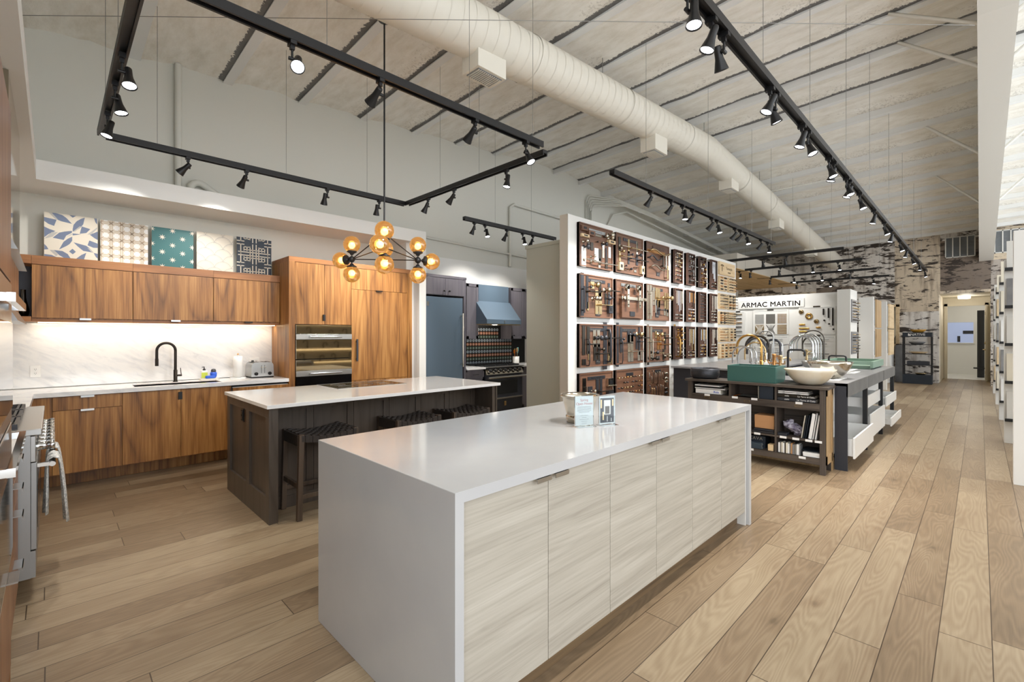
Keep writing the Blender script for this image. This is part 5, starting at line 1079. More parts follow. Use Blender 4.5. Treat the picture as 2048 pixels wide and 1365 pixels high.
# narrow dark boards, dense with pieces
NXs = [(7.778, 8.09), (8.29, 8.602), (8.805, 9.12), (9.34, 9.652)]
nd = {(0, 0): ('brass', 'k'), (1, 0): ('steelr', 'm'), (2, 0): ('gold', 'm'), (3, 0): ('gunmetal', 'p'), (0, 1): ('nickel', 'p'), (1, 1): ('copper', 'pk'), (2, 1): ('gunmetal', 'h'), (3, 1): ('nickel', 'pk'), (0, 2): ('gold', 'l'), (1, 2): ('brass', 'p'), (2, 2): ('gold', 'pk'), (3, 2): ('nickel', 'pk')}
wd = {'k': 'crowded small knobs', 'm': 'mixed levers and knobs', 'p': 'tall slim pulls', 'pk': 'slim pulls above rows of knobs', 'h': 'short horizontal pulls', 'l': 'large gold entry handle and levers'}
for (c, r), (mt, st) in nd.items():
    x0, x1 = NXs[c]; z1 = [2.963, 2.282, 1.606][r]; z0 = z1 - .59; random.seed(c * 7 + r)
    t = board(x0, x1, z0, z1, 'narrow dark board with %s %s, %s row, %s narrow column' % ({'steelr': 'steel', 'gunmetal': 'dark metal'}.get(mt, mt), wd[st], rows_[r], ORDS[c]), 'narrow dark hardware boards', 'board_e', None, .075, .02)
    xx = lambda u: x0 + (x1 - x0) * u; zz = lambda v: z1 - .595 * v; alt = [mt, mt, 'nickel', 'chrome', 'gunmetal']
    if st in ('p', 'pk'):
        for k in range(5):
            h = random.uniform(.2, .42) if st == 'p' else random.uniform(.16, .3); h_pull(t, xx(.16 + k * .17), zz(.08) - h / 2, h, random.choice(alt), .0075)
        for j in range(2 if st == 'p' else 4):
            for k in range(5): h_ck(t, xx(.14 + k * .18), zz((.80 if st == 'p' else .60) + j * .1), .017, random.choice(alt))
    elif st == 'k':
        for k in range(3): h_plate(t, xx(.28 + k * .25), zz(.25), .035, .22, random.choice(alt))
        for j in range(7):
            for k in range(5): h_ck(t, xx(.14 + k * .18), zz(.1 + j * .13), random.uniform(.014, .022), random.choice(alt))
    elif st == 'h':
        for j in range(9): h_hbow(t, xx(.42 + .1 * (j % 2)), zz(.1 + j * .1), .2, random.choice(['gunmetal', 'pewter', 'nickel', 'brass']), .009)
    elif st == 'm':
        for j in range(6):
            for k in range(3):
                f = random.choice([0, 1, 2]); x, z = xx(.2 + k * .3), zz(.1 + j * .15)
                if f == 0: h_lever(t, x, z, .1, random.choice(alt))
                elif f == 1: h_knob(t, x, z, .022, random.choice(alt), .03)
                else: h_bow(t, x, z, .09, random.choice(alt))
    else:
        h_plate(t, xx(.17), zz(.3), .06, .42, mt); h_bow(t, xx(.3), zz(.62), .34, mt, .014, .09)
        for j, v in enumerate((.1, .2, .28, .4, .52, .66, .78, .88)): (h_lever if j % 2 else h_knob)(t, xx(.62), zz(v), *((.12, 'nickel' if j > 4 else mt) if j % 2 else (.028, 'nickel' if j > 4 else mt)))
# light plywood boards
LX = [(9.857, 10.278), (10.351, 10.77)]
t = board(9.857, 10.72, 2.72, 2.99, 'light plywood header board with an engraved T mark and name at the top right', None, 'lightply', None, .04, 0)
m = M(); m.tube([(9.92, YB - .004, 2.905), (9.95, YB - .004, 2.922), (10.0, YB - .004, 2.925), (10.06, YB - .004, 2.905)], .012, 5); m.box(9.98, 10.0, YB - .006, YB, 2.79, 2.92); part('engraved_mark', m, 'toeoak', t)
text('Turnstyle', .085, (10.38, YB - .002, 2.87), '-y', 'toeoak', t, .001, 'lettering', 1.05); text('DESIGNS', .04, (10.38, YB - .002, 2.785), '-y', 'toeoak', t, .001)
lrow = [(2.69, 2.38), (2.32, 2.0), (1.945, 1.675), (1.605, 1.305), (1.27, .96)]
for c in range(2):
    for r in range(5):
        z1, z0 = lrow[r]; x0, x1 = LX[c]; random.seed(50 + c * 9 + r); st = ['patches', 'bars', 'levers', 'bars', 'knobs'][(r + c) % 5] if r else ['white and black plates', 'bars'][c]
        t = board(x0, x1, z0, z1, 'light plywood board with %s, %s row, %s plywood column' % (['leather pulls', 'dark bars', 'short levers', 'slim bars', 'round knobs'][(r + c) % 5], ORDS[r], ['left', 'right'][c]), 'light plywood hardware boards', 'lightply', None, .02, 0)
        k3 = (r + c) % 5
        for j in range(5):
            for k in range(2):
                x, z = x0 + .115 + k * .195, z1 - .035 - j * (z1 - z0 - .07) / 4; mt = random.choice(['gunmetal', 'pewter', 'bronze', 'copper', 'nickel', 'kraft'])
                if k3 == 0: h_plate(t, x, z, .13, .032, mt)
                elif k3 in (1, 3): h_hbow(t, x, z, .15, mt, .008)
                elif k3 == 2: h_lever(t, x - .05, z, .12, mt, 0, .04)
                else: h_ck(t, x, z, .02, mt)
# wire racks below the narrow boards
for k, (x0, x1) in enumerate(((7.78, 8.2), (8.46, 8.95), (9.2, 9.7))):
    t = thing('wire_rack', 'rounded steel tube rack of handles low on the display wall, %s from the left' % ORDS[k], 'display rack', ((x0 + x1) / 2, 3.8, .2), 'steel tube racks low on the display wall')
    m = M(); r_ = .06; m.tube([(x0, 3.79, .2), (x0, 3.79, .88 - r_), (x0 + r_, 3.79, .88), (x1 - r_, 3.79, .88), (x1, 3.79, .88 - r_), (x1, 3.79, .2)], .010, 8)
    for x in (x0, x1): m.tube([(x, 3.79, .7), (x, 3.85, .7)], .006, 6)
    part('frame', m, 'chrome', t)
    o = part('mounting_bar', M().box(x0 + .11, x0 + .15, 3.79, 3.81, .2, .8), 'brass', t); m = M(); m.tube([(x0 + .13, 3.81, .7), (x0 + .13, 3.85, .7)], .006, 6); part('stand_off', m, 'steel', t)
    for j in range(5):
        z = .76 - j * .11; m = M(); m.tube([(x0 + .08, 3.78, z), (x0 + .2, 3.76, z - .01), (x0 + .34, 3.77, z + .008)], .008, 7); m.tube([(x0 + .13, 3.79, z), (x0 + .13, 3.765, z)], .006, 6); part('lever_handle', m, ['brass', 'gunmetal', 'copper', 'chrome', 'gunmetal'][j], t)
# ------------------------------------------------------------------ grey brown shelf unit with books
BX, BY0, BY1, BH = 5.62, 1.115, 2.56, .907
t = thing('shelf_unit', 'grey brown shelf unit with white labels beyond the nearest island', 'shelf unit', (5.78, 1.84, 0))
part('top', M().box(BX - .02, 5.94, BY0 - .03, BY1 + .03, .880, BH), 'greybrown', t, .002)
for y in (BY0, BY1 - .05): part('corner_post', M().box(BX, BX + .045, y, y + .05, 0, .88), 'greybrown_z', t, .001)
m = M(); m.box(BX + .02, 5.93, BY0, BY0 + .02, .10, .88); part('side_panel', m, 'tanoak', t); m = M(); m.box(BX + .02, 5.93, BY1 - .02, BY1, .1, .88); part('side_panel', m, 'greybrown_z', t)
m = M(); m.box(BX + .045, BX + .075, BY0 - .006, BY0, .1, .88); m.box(5.89, 5.93, BY0 - .006, BY0, .0, .88); m.box(BX + .045, 5.93, BY0 - .006, BY0, .1, .19); m.box(BX + .045, 5.93, BY0 - .006, BY0, .81, .88); part('side_frame', m, 'tanoak', t)
part('back_panel', M().box(5.915, 5.925, BY0, BY1, .1, .88), 'greybrown', t)
for y in (BY0, BY1 - .05): part('leg', M().box(5.88, 5.93, y, y + .05, 0, .1), 'greybrown_z', t)
part('front_rail', M().box(BX, BX + .02, BY0 + .05, BY1 - .05, .655, .732), 'greybrown', t); part('front_rail', M().box(BX, BX + .02, BY0 + .05, BY1 - .05, .10, .165), 'greybrown', t)
for z in (.712, .33, .145): part('shelf', M().box(BX + .005, 5.915, BY0 + .02, BY1 - .02, z, z + .02), 'greybrown', t)
for y, z0, z1 in ((1.565, .165, .88), (2.05, .732, .88), (2.05, .165, .655)): part('divider', M().box(BX + .004, 5.915, y, y + .02, z0, z1), 'greybrown_z', t)
for k, (y, z) in enumerate(((2.32, .722), (2.0, .722), (1.79, .722), (1.35, .722), (1.76, .338), (1.50, .338), (1.38, .338), (1.26, .338), (1.145 + .03, .338), (1.83, .15), (1.32, .15))):
    part('shelf_label', M().box(BX - .004, BX - .0005, y - .032, y + .032, z - .011, z + .013), 'paper', t)
for y in (2.32, 1.87, 1.36):
    m = M(); q = .03
    m.box(BX - .004, BX, y - q, y + q, .700, .704); m.box(BX - .004, BX, y - q, y + q, .680, .684); m.box(BX - .004, BX, y - q, y - q + .004, .684, .700); m.box(BX - .004, BX, y + q - .004, y + q, .684, .700); part('brass_label_frame', m, 'brass', t)
def book(label, y0, y1, z0, z1, x0=5.64, ln=.22, cov='paper', grp='books in the shelf unit', txt=None, tcol='paper', upright=False, lean=0, name='book'):
    t = thing(name, label, 'book', (x0 + ln / 2, (y0 + y1) / 2, z0), grp)
    th = .003
    m = M()
    if upright: m.box(x0, x0 + ln, y0, y0 + th, z0, z1); m.box(x0, x0 + ln, y1 - th, y1, z0, z1); m.box(x0, x0 + th, y0, y1, z0, z1)
    else: m.box(x0, x0 + ln, y0, y1, z0, z0 + th); m.box(x0, x0 + ln, y0, y1, z1 - th, z1); m.box(x0, x0 + th, y0, y1, z0, z1)
    c = part('cover', m, cov, t)
    m = M(); (m.box(x0 + th, x0 + ln - .004, y0 + th, y1 - th, z0 + .002, z1 - .004) if upright else m.box(x0 + th, x0 + ln - .004, y0 + .004, y1 - .003, z0 + th, z1 - th)); part('pages', m, 'cream', t)
    if txt:
        for s, y in txt: text(s, (z1 - z0) * .62, (x0 - .0012, y, (z0 + z1) / 2 - .002), '-x', tcol, c, .0006)
    if lean: t.rotation_euler = (lean, 0, 0); t.location.z += abs(math.sin(lean)) * (y1 - y0) / 2
    return t
book('thick white catalogue with blue lettering at the bottom of the left stack', 2.17, 2.47, .733, .79, cov='whitecer', txt=[('Rubi', 2.22)], tcol='bluepl')
book('thin black edged white binder on the thick white catalogue', 2.12, 2.48, .7905, .806, cov='paper')
book('thinner white binder, second from the top of the left stack', 2.13, 2.48, .8065, .822, cov='black')
book('white binder on top of the left stack', 2.18, 2.48, .8225, .84, cov='paper')
book('magazine with orange cover corner lying in the middle cubby', 1.8, 2.03, .733, .738, cov='orange'); book('pale magazine on top of the orange one in the middle cubby', 1.78, 1.99, .7385, .744, cov='steelr')
book('slim beige folder leaning in the middle cubby', 1.752, 1.76, .733, .87, cov='cream', upright=True, lean=R(0))
book('dark navy catalogue standing beside the beige folder', 1.60, 1.745, .733, .872, cov='navy', upright=True)
book('lower dark grey catalogue lettered in white, right cubby', 1.20, 1.56, .733, .772, cov='pewter', txt=[('cielo', 1.47), ('Le Terre di Cielo', 1.29)])
book('upper grey catalogue lettered in white, right cubby', 1.21, 1.56, .7725, .808, cov='gunmetal', txt=[('cielo', 1.47), ('Le Terre di Cielo', 1.29)])
W['spine'] = mat('grey_print', '8d8f95', .6)
book('lower white brochure stack on the two grey catalogues', 1.27, 1.555, .8085, .825, cov='whitecer', txt=[('cielo', 1.5), ('Catalogo', 1.36)], tcol='spine')
book('upper white brochure on the pair of grey catalogues', 1.275, 1.555, .8255, .842, cov='whitecer', txt=[('cielo', 1.5), ('Catalogo', 1.36)], tcol='spine')
# leaning folders, right middle cubby
for k, (y, w_, h, cv, lb) in enumerate(((1.30, .012, .24, 'cream', 'cream folder, leftmost of the leaning row'), (1.278, .012, .25, 'navy', 'navy folder with red band in the leaning row'), (1.262, .012, .25, 'navy', 'second navy folder in the leaning row'), (1.222, .036, .27, 'whitecer', 'thick white binder in the leaning row'), (1.196, .014, .28, 'paper', 'slim white binder in the leaning row'), (1.172, .018, .26, 'whitecer', 'rightmost white binder in the leaning row'))):
    y += .035; book(lb + ' of the right cubby', y - w_ / 2, y + w_ / 2, .351, .351 + h, 5.65, .22, cv, 'leaning folders in the shelf unit', None, 'paper', True, R(8))
# plastic bag and box
m = M(); random.seed(3); V = []; n = 18
for j in range(9):
    for i in range(n):
        a = 2 * math.pi * i / n; b = math.pi * j / 8; r_ = 1 + random.uniform(-.22, .18); V.append((5.75 + .07 * math.sin(b) * math.cos(a) * r_, 1.43 + .10 * math.sin(b) * math.sin(a) * r_, .41 - .055 * math.cos(b) * r_ + .25 * (.0 + .12 * math.sin(a))))
zmin = min(v[2] for v in V); V = [(v[0], v[1], v[2] - zmin + .351) for v in V]
m.add(V, [(j * n + i, j * n + (i + 1) % n, (j + 1) * n + (i + 1) % n, (j + 1) * n + i) for j in range(8) for i in range(n)]); solo('plastic_bag', m, 'bag', 'crumpled clear plastic bag of parts in the right cubby', 'plastic bag')
def cbox(nm, lb, x0, x1, y0, y1, z0, z1, mt, cat='box', grp=None):
    t = thing(nm, lb, cat, ((x0 + x1) / 2, (y0 + y1) / 2, z0), grp); h = z1 - z0
    part('base', M().box(x0 + .001, x1 - .001, y0 + .001, y1 - .001, z0, z1 - h * .45), mt, t, .001); part('lid', M().box(x0, x1, y0, y1, z1 - h * .5, z1), mt, t, .001); return t
cbox('small_box', 'small dark grey box left of the plastic bag', 5.64, 5.74, 1.47, 1.56, .351, .378, 'darkside')
cbox('cardboard_box', 'square tan box standing in the left middle cubby', 5.66, 5.84, 1.60, 1.80, .40, .545, 'kraft')
book('dark book lying under the tan box', 1.60, 1.82, .351, .375, cov='pewter'); book('second dark book directly under the tan box', 1.60, 1.80, .3755, .398, cov='darkside')
t = cbox('dark_box', 'dark box lettered CAVA low in the left cubby', 5.70, 5.88, 1.70, 1.98, .166, .30, 'navy'); text('CAVA', .05, (5.698, 1.80, .27), '-x', 'steelr', t, .0006, sp=1.15)
for k in range(5): book('blue brochure, %s from the bottom of the low left pile' % ORDS[k], 1.72 + .004 * (k % 3), 1.88 + .003 * k, .166 + k * .0125, .178 + k * .0125, 5.64, .055, 'bluesteel', 'blue brochures low in the left cubby')
cbox('cardboard_box', 'small pale wooden box low in the left cubby', 5.63, 5.72, 1.60, 1.655, .166, .235, 'lightply')
random.seed(8); y = 1.555
sw = [(.018, 'whitecer'), (.012, 'steelr'), (.014, 'cream'), (.016, 'whitecer'), (.012, 'gunmetal'), (.018, 'cream'), (.016, 'paper'), (.012, 'steelr'), (.014, 'kraft'), (.018, 'concrete'), (.02, 'steelr'), (.024, 'whitecer'), (.012, 'concrete')]
for k, (w_, mt) in enumerate(sw):
    m = M(); m.box(5.64, 5.74, y - w_, y - .001, .166, .166 + .105 + .004 * (k % 3)); solo('tile_sample', m, mt, 'small upright stone sample tile, %s from the left in the low right cubby' % ORDS[k], 'tile sample', 'upright sample tiles in the shelf unit', bev=.001); y -= w_ + .0005
cbox('white_box', 'flat white carton at the right of the sample tiles', 5.64, 5.84, 1.165, 1.32, .166, .21, 'whitecer')
book('thin dark blue folder leaning behind the flat white carton', 1.17, 1.34, .215, .225, 5.68, .2, 'navy')
# sinks and faucets on the shelf unit and counter
t = thing('vessel_sink', 'low round black stone basin at the left end of the shelf unit', 'basin', (5.76, 2.40, BH))
m = M(); m.lathe([(.001, BH), (.13, BH), (.162, BH + .02), (.168, BH + .06), (.168, BH + .125), (.160, BH + .128), (.155, BH + .12), (.15, BH + .05), (.12, BH + .02), (.001, BH + .018)], (5.79, 2.42, 0), 44); part('basin', m, 'pewter', t)
m = M()
for k in range(8): m.tube(arc((5.79, 2.42, BH + .035 + k * .011), .1685, 0, 360, 44, 'xy'), .0015, 4, cap=False)
part('groove_ring', m, 'black', t)
t = thing('rectangular_sink', 'green cast rectangular trough sink on the shelf unit', 'basin', (5.86, 1.83, BH))
m = M(); x0, x1, y0, y1, z0, z1 = 5.66, 6.02, 1.585, 2.10, BH, BH + .185; e = .018
m.box(x0, x0 + e, y0, y1, z0, z1); m.box(x1 - e, x1, y0, y1, z0, z1); m.box(x0 + e, x1 - e, y0, y0 + e, z0, z1); m.box(x0 + e, x1 - e, y1 - e, y1, z0, z1); m.box(x0 + e, x1 - e, y0 + e, y1 - e, z0, z0 + .02); part('trough', m, 'greendk', t, .003)
m = M(); m.lathe([(.0, BH + .0205), (.02, BH + .0205), (.02, BH + .024), (.0, BH + .024)], (5.84, 1.84, 0), 14); part('drain', m, 'steel', t)
def bowl(nm, lb, cx, cy, z0, r, h, mt, rb=.04):
    t = thing(nm, lb, 'basin', (cx, cy, z0)); pr = [(.001, z0), (rb, z0)]
    for k in range(1, 11): q = k / 10; pr.append((rb + (r - rb) * q ** .8, z0 + h * q ** 1.7))
    pr += [(r - .008, z0 + h + .001)] + [(max(.002, a - .01), b + .01) for a, b in pr[::-1][1:] if b < z0 + h - .01]
    m = M(); m.lathe(pr, (cx, cy, 0), 48); part('bowl', m, mt, t)
    m = M(); m.lathe([(.0, z0 + .016), (.022, z0 + .016), (.022, z0 + .02), (.0, z0 + .02)], (cx, cy, 0), 14); part('drain', m, 'brass', t)
bowl('vessel_sink', 'cream onyx vessel basin in front of the metal one', 5.84, 1.30, BH, .245, .168, 'onyx', .06)
bowl('vessel_sink', 'brushed silver vessel basin on the steel framed display counter', 6.6, 1.265, .93, .235, .2, 'nickel', .06)
# ------------------------------------------------------------------ steel framed display counter with white drawers
t = thing('display_counter', 'zinc framed display counter with white open drawers along the aisle', 'display counter', (7.95, 1.75, 0))
X0, X1, Y0, Y1, HT = 5.97, 9.86, .985, 2.10, .93
m = M(); m.box(X0, X1, Y0 + .01, Y1, HT - .03, HT); part('worktop', m, 'concrete', t)
m = M(); m.box(X0, X1, Y0, Y0 + .01, HT - .145, HT); m.box(X1 - .01, X1, Y0, Y1, HT - .145, HT); m.box(X0 + 1.3, X0 + 1.31, Y0 - .003, Y0, HT - .145, HT); m.box(X0 + 2.6, X0 + 2.61, Y0 - .003, Y0, HT - .145, HT); part('top_rail', m, 'framegrey', t)
m = M(); m.box(X0, X0 + .012, Y0, Y0 + .115, 0, HT - .002); part('corner_post', m, 'darkside', t)
m = M(); m.box(5.955, 5.965, Y0 + .125, Y1, 0, HT - .03); part('end_panel', m, 'tanoak', t)
for x in (7.27, 8.57, 9.81): part('leg', M().box(x, x + .05, Y0 + .012, Y0 + .06, 0, HT - .03), 'black', t); part('leg', M().box(x, x + .05, Y1 - .06, Y1 - .01, 0, HT - .03), 'black', t)
part('body', M().box(6.02, 9.8, 1.45, Y1 - .02, .14, HT - .03), 'whitecer', t)
def drw(x0, x1, y0, z0, z1, open_=.3):
    m = M(); m.box(x0, x1, y0, y0 + .018, z0, z1); d = part('drawer', m, 'whitecer', t, .001)
    m = M(); m.box(x0 + .02, x0 + .035, y0 + .018, 1.46, z0 + .02, z1 - .02); m.box(x1 - .035, x1 - .02, y0 + .018, 1.46, z0 + .02, z1 - .02); m.box(x0 + .035, x1 - .035, y0 + .018, 1.46, z0 + .02, z0 + .032); part('drawer_box', m, 'whitecer', d)
drw(6.03, 7.24, 1.30, .46, .78); drw(6.03, 7.24, .93, .13, .35); drw(7.34, 8.54, 1.02, .50, .66); drw(7.34, 8.54, .965, .14, .44); drw(7.34, 8.54, 1.2, .68, .78)
drw(8.64, 9.78, 1.18, .56, .78); drw(8.64, 9.78, .96, .40, .54); drw(8.64, 9.78, .90, .12, .24)
m = M()
for x in (6.6, 7.9): m.tube([(x, 1.2, 0), (x, 1.2, .10)], .02, 8); m.lathe([(.035, 0), (.035, .01)], (x, 1.2, 0), 10)
part('levelling_foot', m, 'black', t)
for k, (a, b, lb) in enumerate(((6.3, 1.12, 'nearest printed sheet on the zinc counter'), (6.95, 1.25, 'second printed sheet on the zinc counter'), (7.6, 1.18, 'third printed sheet on the zinc counter'), (8.2, 1.3, 'farthest printed sheet on the zinc counter'))):
    m = M(); m.box(a, a + .45, b, b + .3, HT, HT + .004); o = solo('printed_sheet', m, 'paper', lb, 'paper', 'printed sheets on the zinc counter')
    m = M(); m.box(a + .06, a + .2, b + .06, b + .2, HT + .004, HT + .0045); m.box(a + .25, a + .4, b + .05, b + .1, HT + .004, HT + .0045); part('print', m, 'steelr', o)
t = thing('tray_sink', 'shallow sage green tray sink at the far end of the zinc counter', 'basin', (9.2, 1.5, HT))
m = M(); m.box(8.7, 9.75, 1.12, 1.16, HT + .02, HT + .12); m.box(8.7, 9.75, 1.75, 1.79, HT + .02, HT + .12); m.box(8.7, 8.74, 1.16, 1.75, HT + .07, HT + .12); m.box(9.71, 9.75, 1.16, 1.75, HT, HT + .12); m.box(8.74, 9.71, 1.16, 1.75, HT + .0, HT + .05); part('tray', m, 'greenlt', t, .004)
# faucet display counter behind
t = thing('display_counter', 'dark cabinet counter crowded with faucets before the display wall', 'display counter', (8.6, 2.7, 0))
part('body', M().box(6.75, 10.4, 2.14, 3.3, .08, .95), 'darkside', t); part('worktop', M().box(6.7, 10.45, 2.12, 3.32, .95, .975), 'concrete', t)
m = M()
for x in (7.6, 8.5, 9.4): m.box(x, x + .02, 2.137, 2.14, .1, .94)
part('panel_joint', m, 'black', t); part('toe_kick', M().box(6.8, 10.35, 2.18, 3.26, 0, .08), 'black', t)
def goose(x, y, z0, h, r, rt_, mt, label, ang=0, name='faucet', drop=.12, hb=True):
    t = thing(name, label, 'faucet', (0, 0, 0), 'faucets on the display counters')
    m = M(); m.lathe([(.0, 0), (rt_ * 2.1, 0), (rt_ * 2.1, .008), (rt_ * 1.4, .014), (rt_ * 1.35, .1), (.0, .102)], (0, 0, 0), 16); part('base', m, mt, t)
    m = M(); m.tube([(0, 0, .05), (0, 0, h - r), *arc((0, -r, h - r), r, 0, 180, 14, 'yz'), (0, -2 * r, h - r - drop)], rt_, 12); part('spout', m, mt, t)
    if hb: m = M(); m.tube([(0, .0, .08), (.06, 0, .08)], rt_ * .7, 8); m.tube([(.055, 0, .08), (.06, 0, .16)], rt_ * .35, 6); part('handle', m, mt, t)
    t.location = (x, y, z0); t.rotation_euler = (0, 0, ang); return t
Z2 = .975
G_ = [(7.4, 2.26, .47, .17, .017, 'gold', 'large golden arched faucet in front of the dark arches'), (7.52, 2.24, .36, .145, .012, 'brass', 'smaller brass arched faucet beside the golden one'), (7.05, 2.28, .31, .13, .011, 'chrome', 'slim chrome arched faucet at the left of the group'), (7.15, 2.25, .30, .125, .011, 'chrome', 'second slim chrome arched faucet at the left'),
      (7.9, 2.30, .46, .17, .021, 'gunmetal', 'thick dark grey arched faucet behind the golden one'), (7.8, 2.33, .42, .13, .017, 'pewter', 'second thick dark grey arched faucet'), (8.1, 2.30, .54, .11, .012, 'steelr', 'tallest brushed steel arched faucet'), (8.35, 2.27, .40, .10, .018, 'pewter', 'dark pewter arched faucet right of the tall steel one'), (8.5, 2.28, .37, .08, .014, 'steel', 'steel arched faucet in the crowd'),
      (9.0, 1.96, .50, .17, .018, 'chrome', 'tall chrome arched faucet under the round brass knobs'), (9.15, 1.95, .52, .18, .014, 'chrome', 'second tall chrome arch in the right group'), (9.3, 1.95, .53, .18, .013, 'steel', 'third tall steel arch in the right group'), (9.45, 1.94, .54, .18, .012, 'steelr', 'fourth steel arch in the right group'), (9.6, 1.93, .50, .16, .014, 'gunmetal', 'rear dark arch of the right group'), (9.75, 1.95, .60, .17, .010, 'gunmetal', 'thin dark arch rising over the right group')]
for x, y, h, r, rr, mt, lb in G_: goose(x, y, Z2 if y > 2.12 else HT, h, r, rr, mt, lb, R(180))
def low(x, y, z0, mt, lb, h=.24, ln=.16, an=0):
    t = thing('faucet', lb, 'faucet', (0, 0, 0), 'faucets on the display counters')
    m = M(); m.lathe([(.0, 0), (.028, 0), (.028, .01), (.02, .016), (.02, h - .03), (.024, h - .02), (.024, h), (.0, h)], (0, 0, 0), 14); part('column', m, mt, t)
    m = M(); m.tube([(0, 0, h - .05), (0, -ln * .7, h - .03), (0, -ln, h - .05), (0, -ln, h - .08)], .012, 10); part('spout', m, mt, t)
    for s in (-1, 1):
        m = M(); m.tube([(0, 0, h * .55), (s * .07, 0, h * .55), (s * .07, 0, h * .7)], .010, 8); part('handle', m, mt, t)
    t.location = (x, y, z0); t.rotation_euler = (0, 0, an)
low(6.72, 1.90, HT, 'copper', 'rose brass faucet beside the silver basin', .27, .2, R(90)); low(6.85, 1.86, HT, 'brass', 'brass two handle faucet behind the rose brass one', .25, .16, R(60))
low(8.75, 2.6, Z2, 'chrome', 'chrome bridge faucet between the two arch groups', .36, .2, R(10)); low(8.9, 2.42, Z2, 'chrome', 'second chrome bridge faucet between the arch groups', .34, .2, R(-20)); low(9.05, 2.7, Z2, 'nickel', 'large polished nickel bridge faucet', .42, .22, R(30)); low(8.6, 2.8, Z2, 'steel', 'thin steel pot filler faucet', .40, .3, R(90)); low(10.1, 2.3, Z2, 'brass', 'small brass faucet at the right end of the dark counter', .2, .16, R(60)); low(10.2, 2.2, Z2, 'chrome', 'small chrome faucet at the right end of the dark counter', .22, .18, R(90))
def blk(x, y, z0, lb, w_, h, an=0):
    t = thing('faucet', lb, 'faucet', (0, 0, 0), 'faucets on the display counters'); r_ = .03
    m = M(); m.tube([(0, 0, 0), (0, 0, h - r_), (0, -r_ * .3, h - r_ * .3), (0, -r_, h), (0, -w_ + r_, h), (0, -w_ + r_ * .3, h - r_ * .3), (0, -w_, h - r_), (0, -w_, h - .08)], .013, 10); m.lathe([(.0, 0), (.03, 0), (.03, .05), (.0, .05)], (0, 0, 0), 14); part('spout', m, 'black', t)
    t.location = (x, y, z0); t.rotation_euler = (0, 0, an)
blk(6.65, 1.72, HT, 'square black faucet behind the silver basin', .19, .33, R(-5)); blk(8.5, 1.42, HT, 'low square black faucet beside the sage green tray', .22, .2, R(180))
m = M(); m.lathe([(.001, Z2), (.07, Z2), (.085, Z2 + .07), (.08, Z2 + .075), (.065, Z2 + .01), (.001, Z2 + .01)], (7.55, 2.28, 0), 26); solo('ceramic_bowl', m, 'whitecer', 'small white bowl among the arched faucets', 'bowl')
m = M(); m.lathe([(.001, HT), (.03, HT), (.10, HT + .07), (.12, HT + .14), (.112, HT + .14), (.09, HT + .08), (.001, HT + .02)], (7.9, 1.75, 0), 26); solo('vessel_sink', m, 'steelr', 'small round metal basin farther back on the zinc counter', 'basin')

# ------------------------------------------------------------------ lit shelves of faucets across the room (mirrored in the wall ovens)
t = thing('faucet_shelves', 'wall of lit shelves with black faucets, mirrored in the wall ovens', 'display shelves', (5.9, -2.7, 0))
part('back_panel', M().box(4.2, 7.6, -2.8, -2.76, 0, 2.3), 'creamdoor', t)
for k, z in enumerate((.62, 1.02, 1.42, 1.82)):
    part('shelf', M().box(4.2, 7.6, -2.76, -2.5, z, z + .03), 'tan', t)
    part('shelf_light', M().box(4.25, 7.55, -2.755, -2.735, z - .03, z - .001), 'led', t)
for k, (z, n_) in enumerate(((.65, 7), (1.05, 7), (1.45, 6), (1.85, 5))):
    for q in range(n_):
        x = 4.5 + q * 2.9 / (n_ - 1) + .1 * (k % 2); blk(x, -2.62, z, 'black faucet on the %s lit shelf across the room, %s from its end' % (['lowest', 'second', 'third', 'top'][k], ORDS[q]), .12, .16 + .04 * (q % 3), R(90 if q % 2 else -90))
# ------------------------------------------------------------------ white sign wall
XS = 12.3
t = thing('wall_sign', 'white sign board with dark capital lettering on the white wall', 'sign', (XS - .02, 3.56, 2.1))
part('board', M().box(XS - .04, XS, 2.845, 4.27, 2.10, 2.305), 'white', t, .003)
m = M(); m.box(XS - .041, XS - .04, 2.87, 4.24, 2.283, 2.287); part('groove', m, 'louver', t)
text('ARMAC MARTIN', .165, (XS - .042, 3.56, 2.187), '-x', 'sign_ink', t, .001, 'lettering', 1.06, 1.02, bold=.0028)
def spanel(y0, y1, z0, z1, lb):
    t = thing('sample_board', lb, 'hardware sample board', (XS - .02, (y0 + y1) / 2, z0), 'white sample panels on the sign wall')
    part('board', M().box(XS - .03, XS, y0, y1, z0, z1), 'white', t, .003); m = M(); m.box(XS - .032, XS - .03, y0 + .03, y1 - .03, z1 - .03, z1 - .024); part('groove', m, 'louver', t)
    m = M(); m.box(XS - .035, XS - .03, (y0 + y1) / 2 - .07, (y0 + y1) / 2 + .07, z1 - .01, z1 + .02); part('label_plate', m, 'gunmetal', t); return t
t = spanel(3.16, 3.94, 1.47, 2.05, 'white panel with six square patterned metal mesh samples')
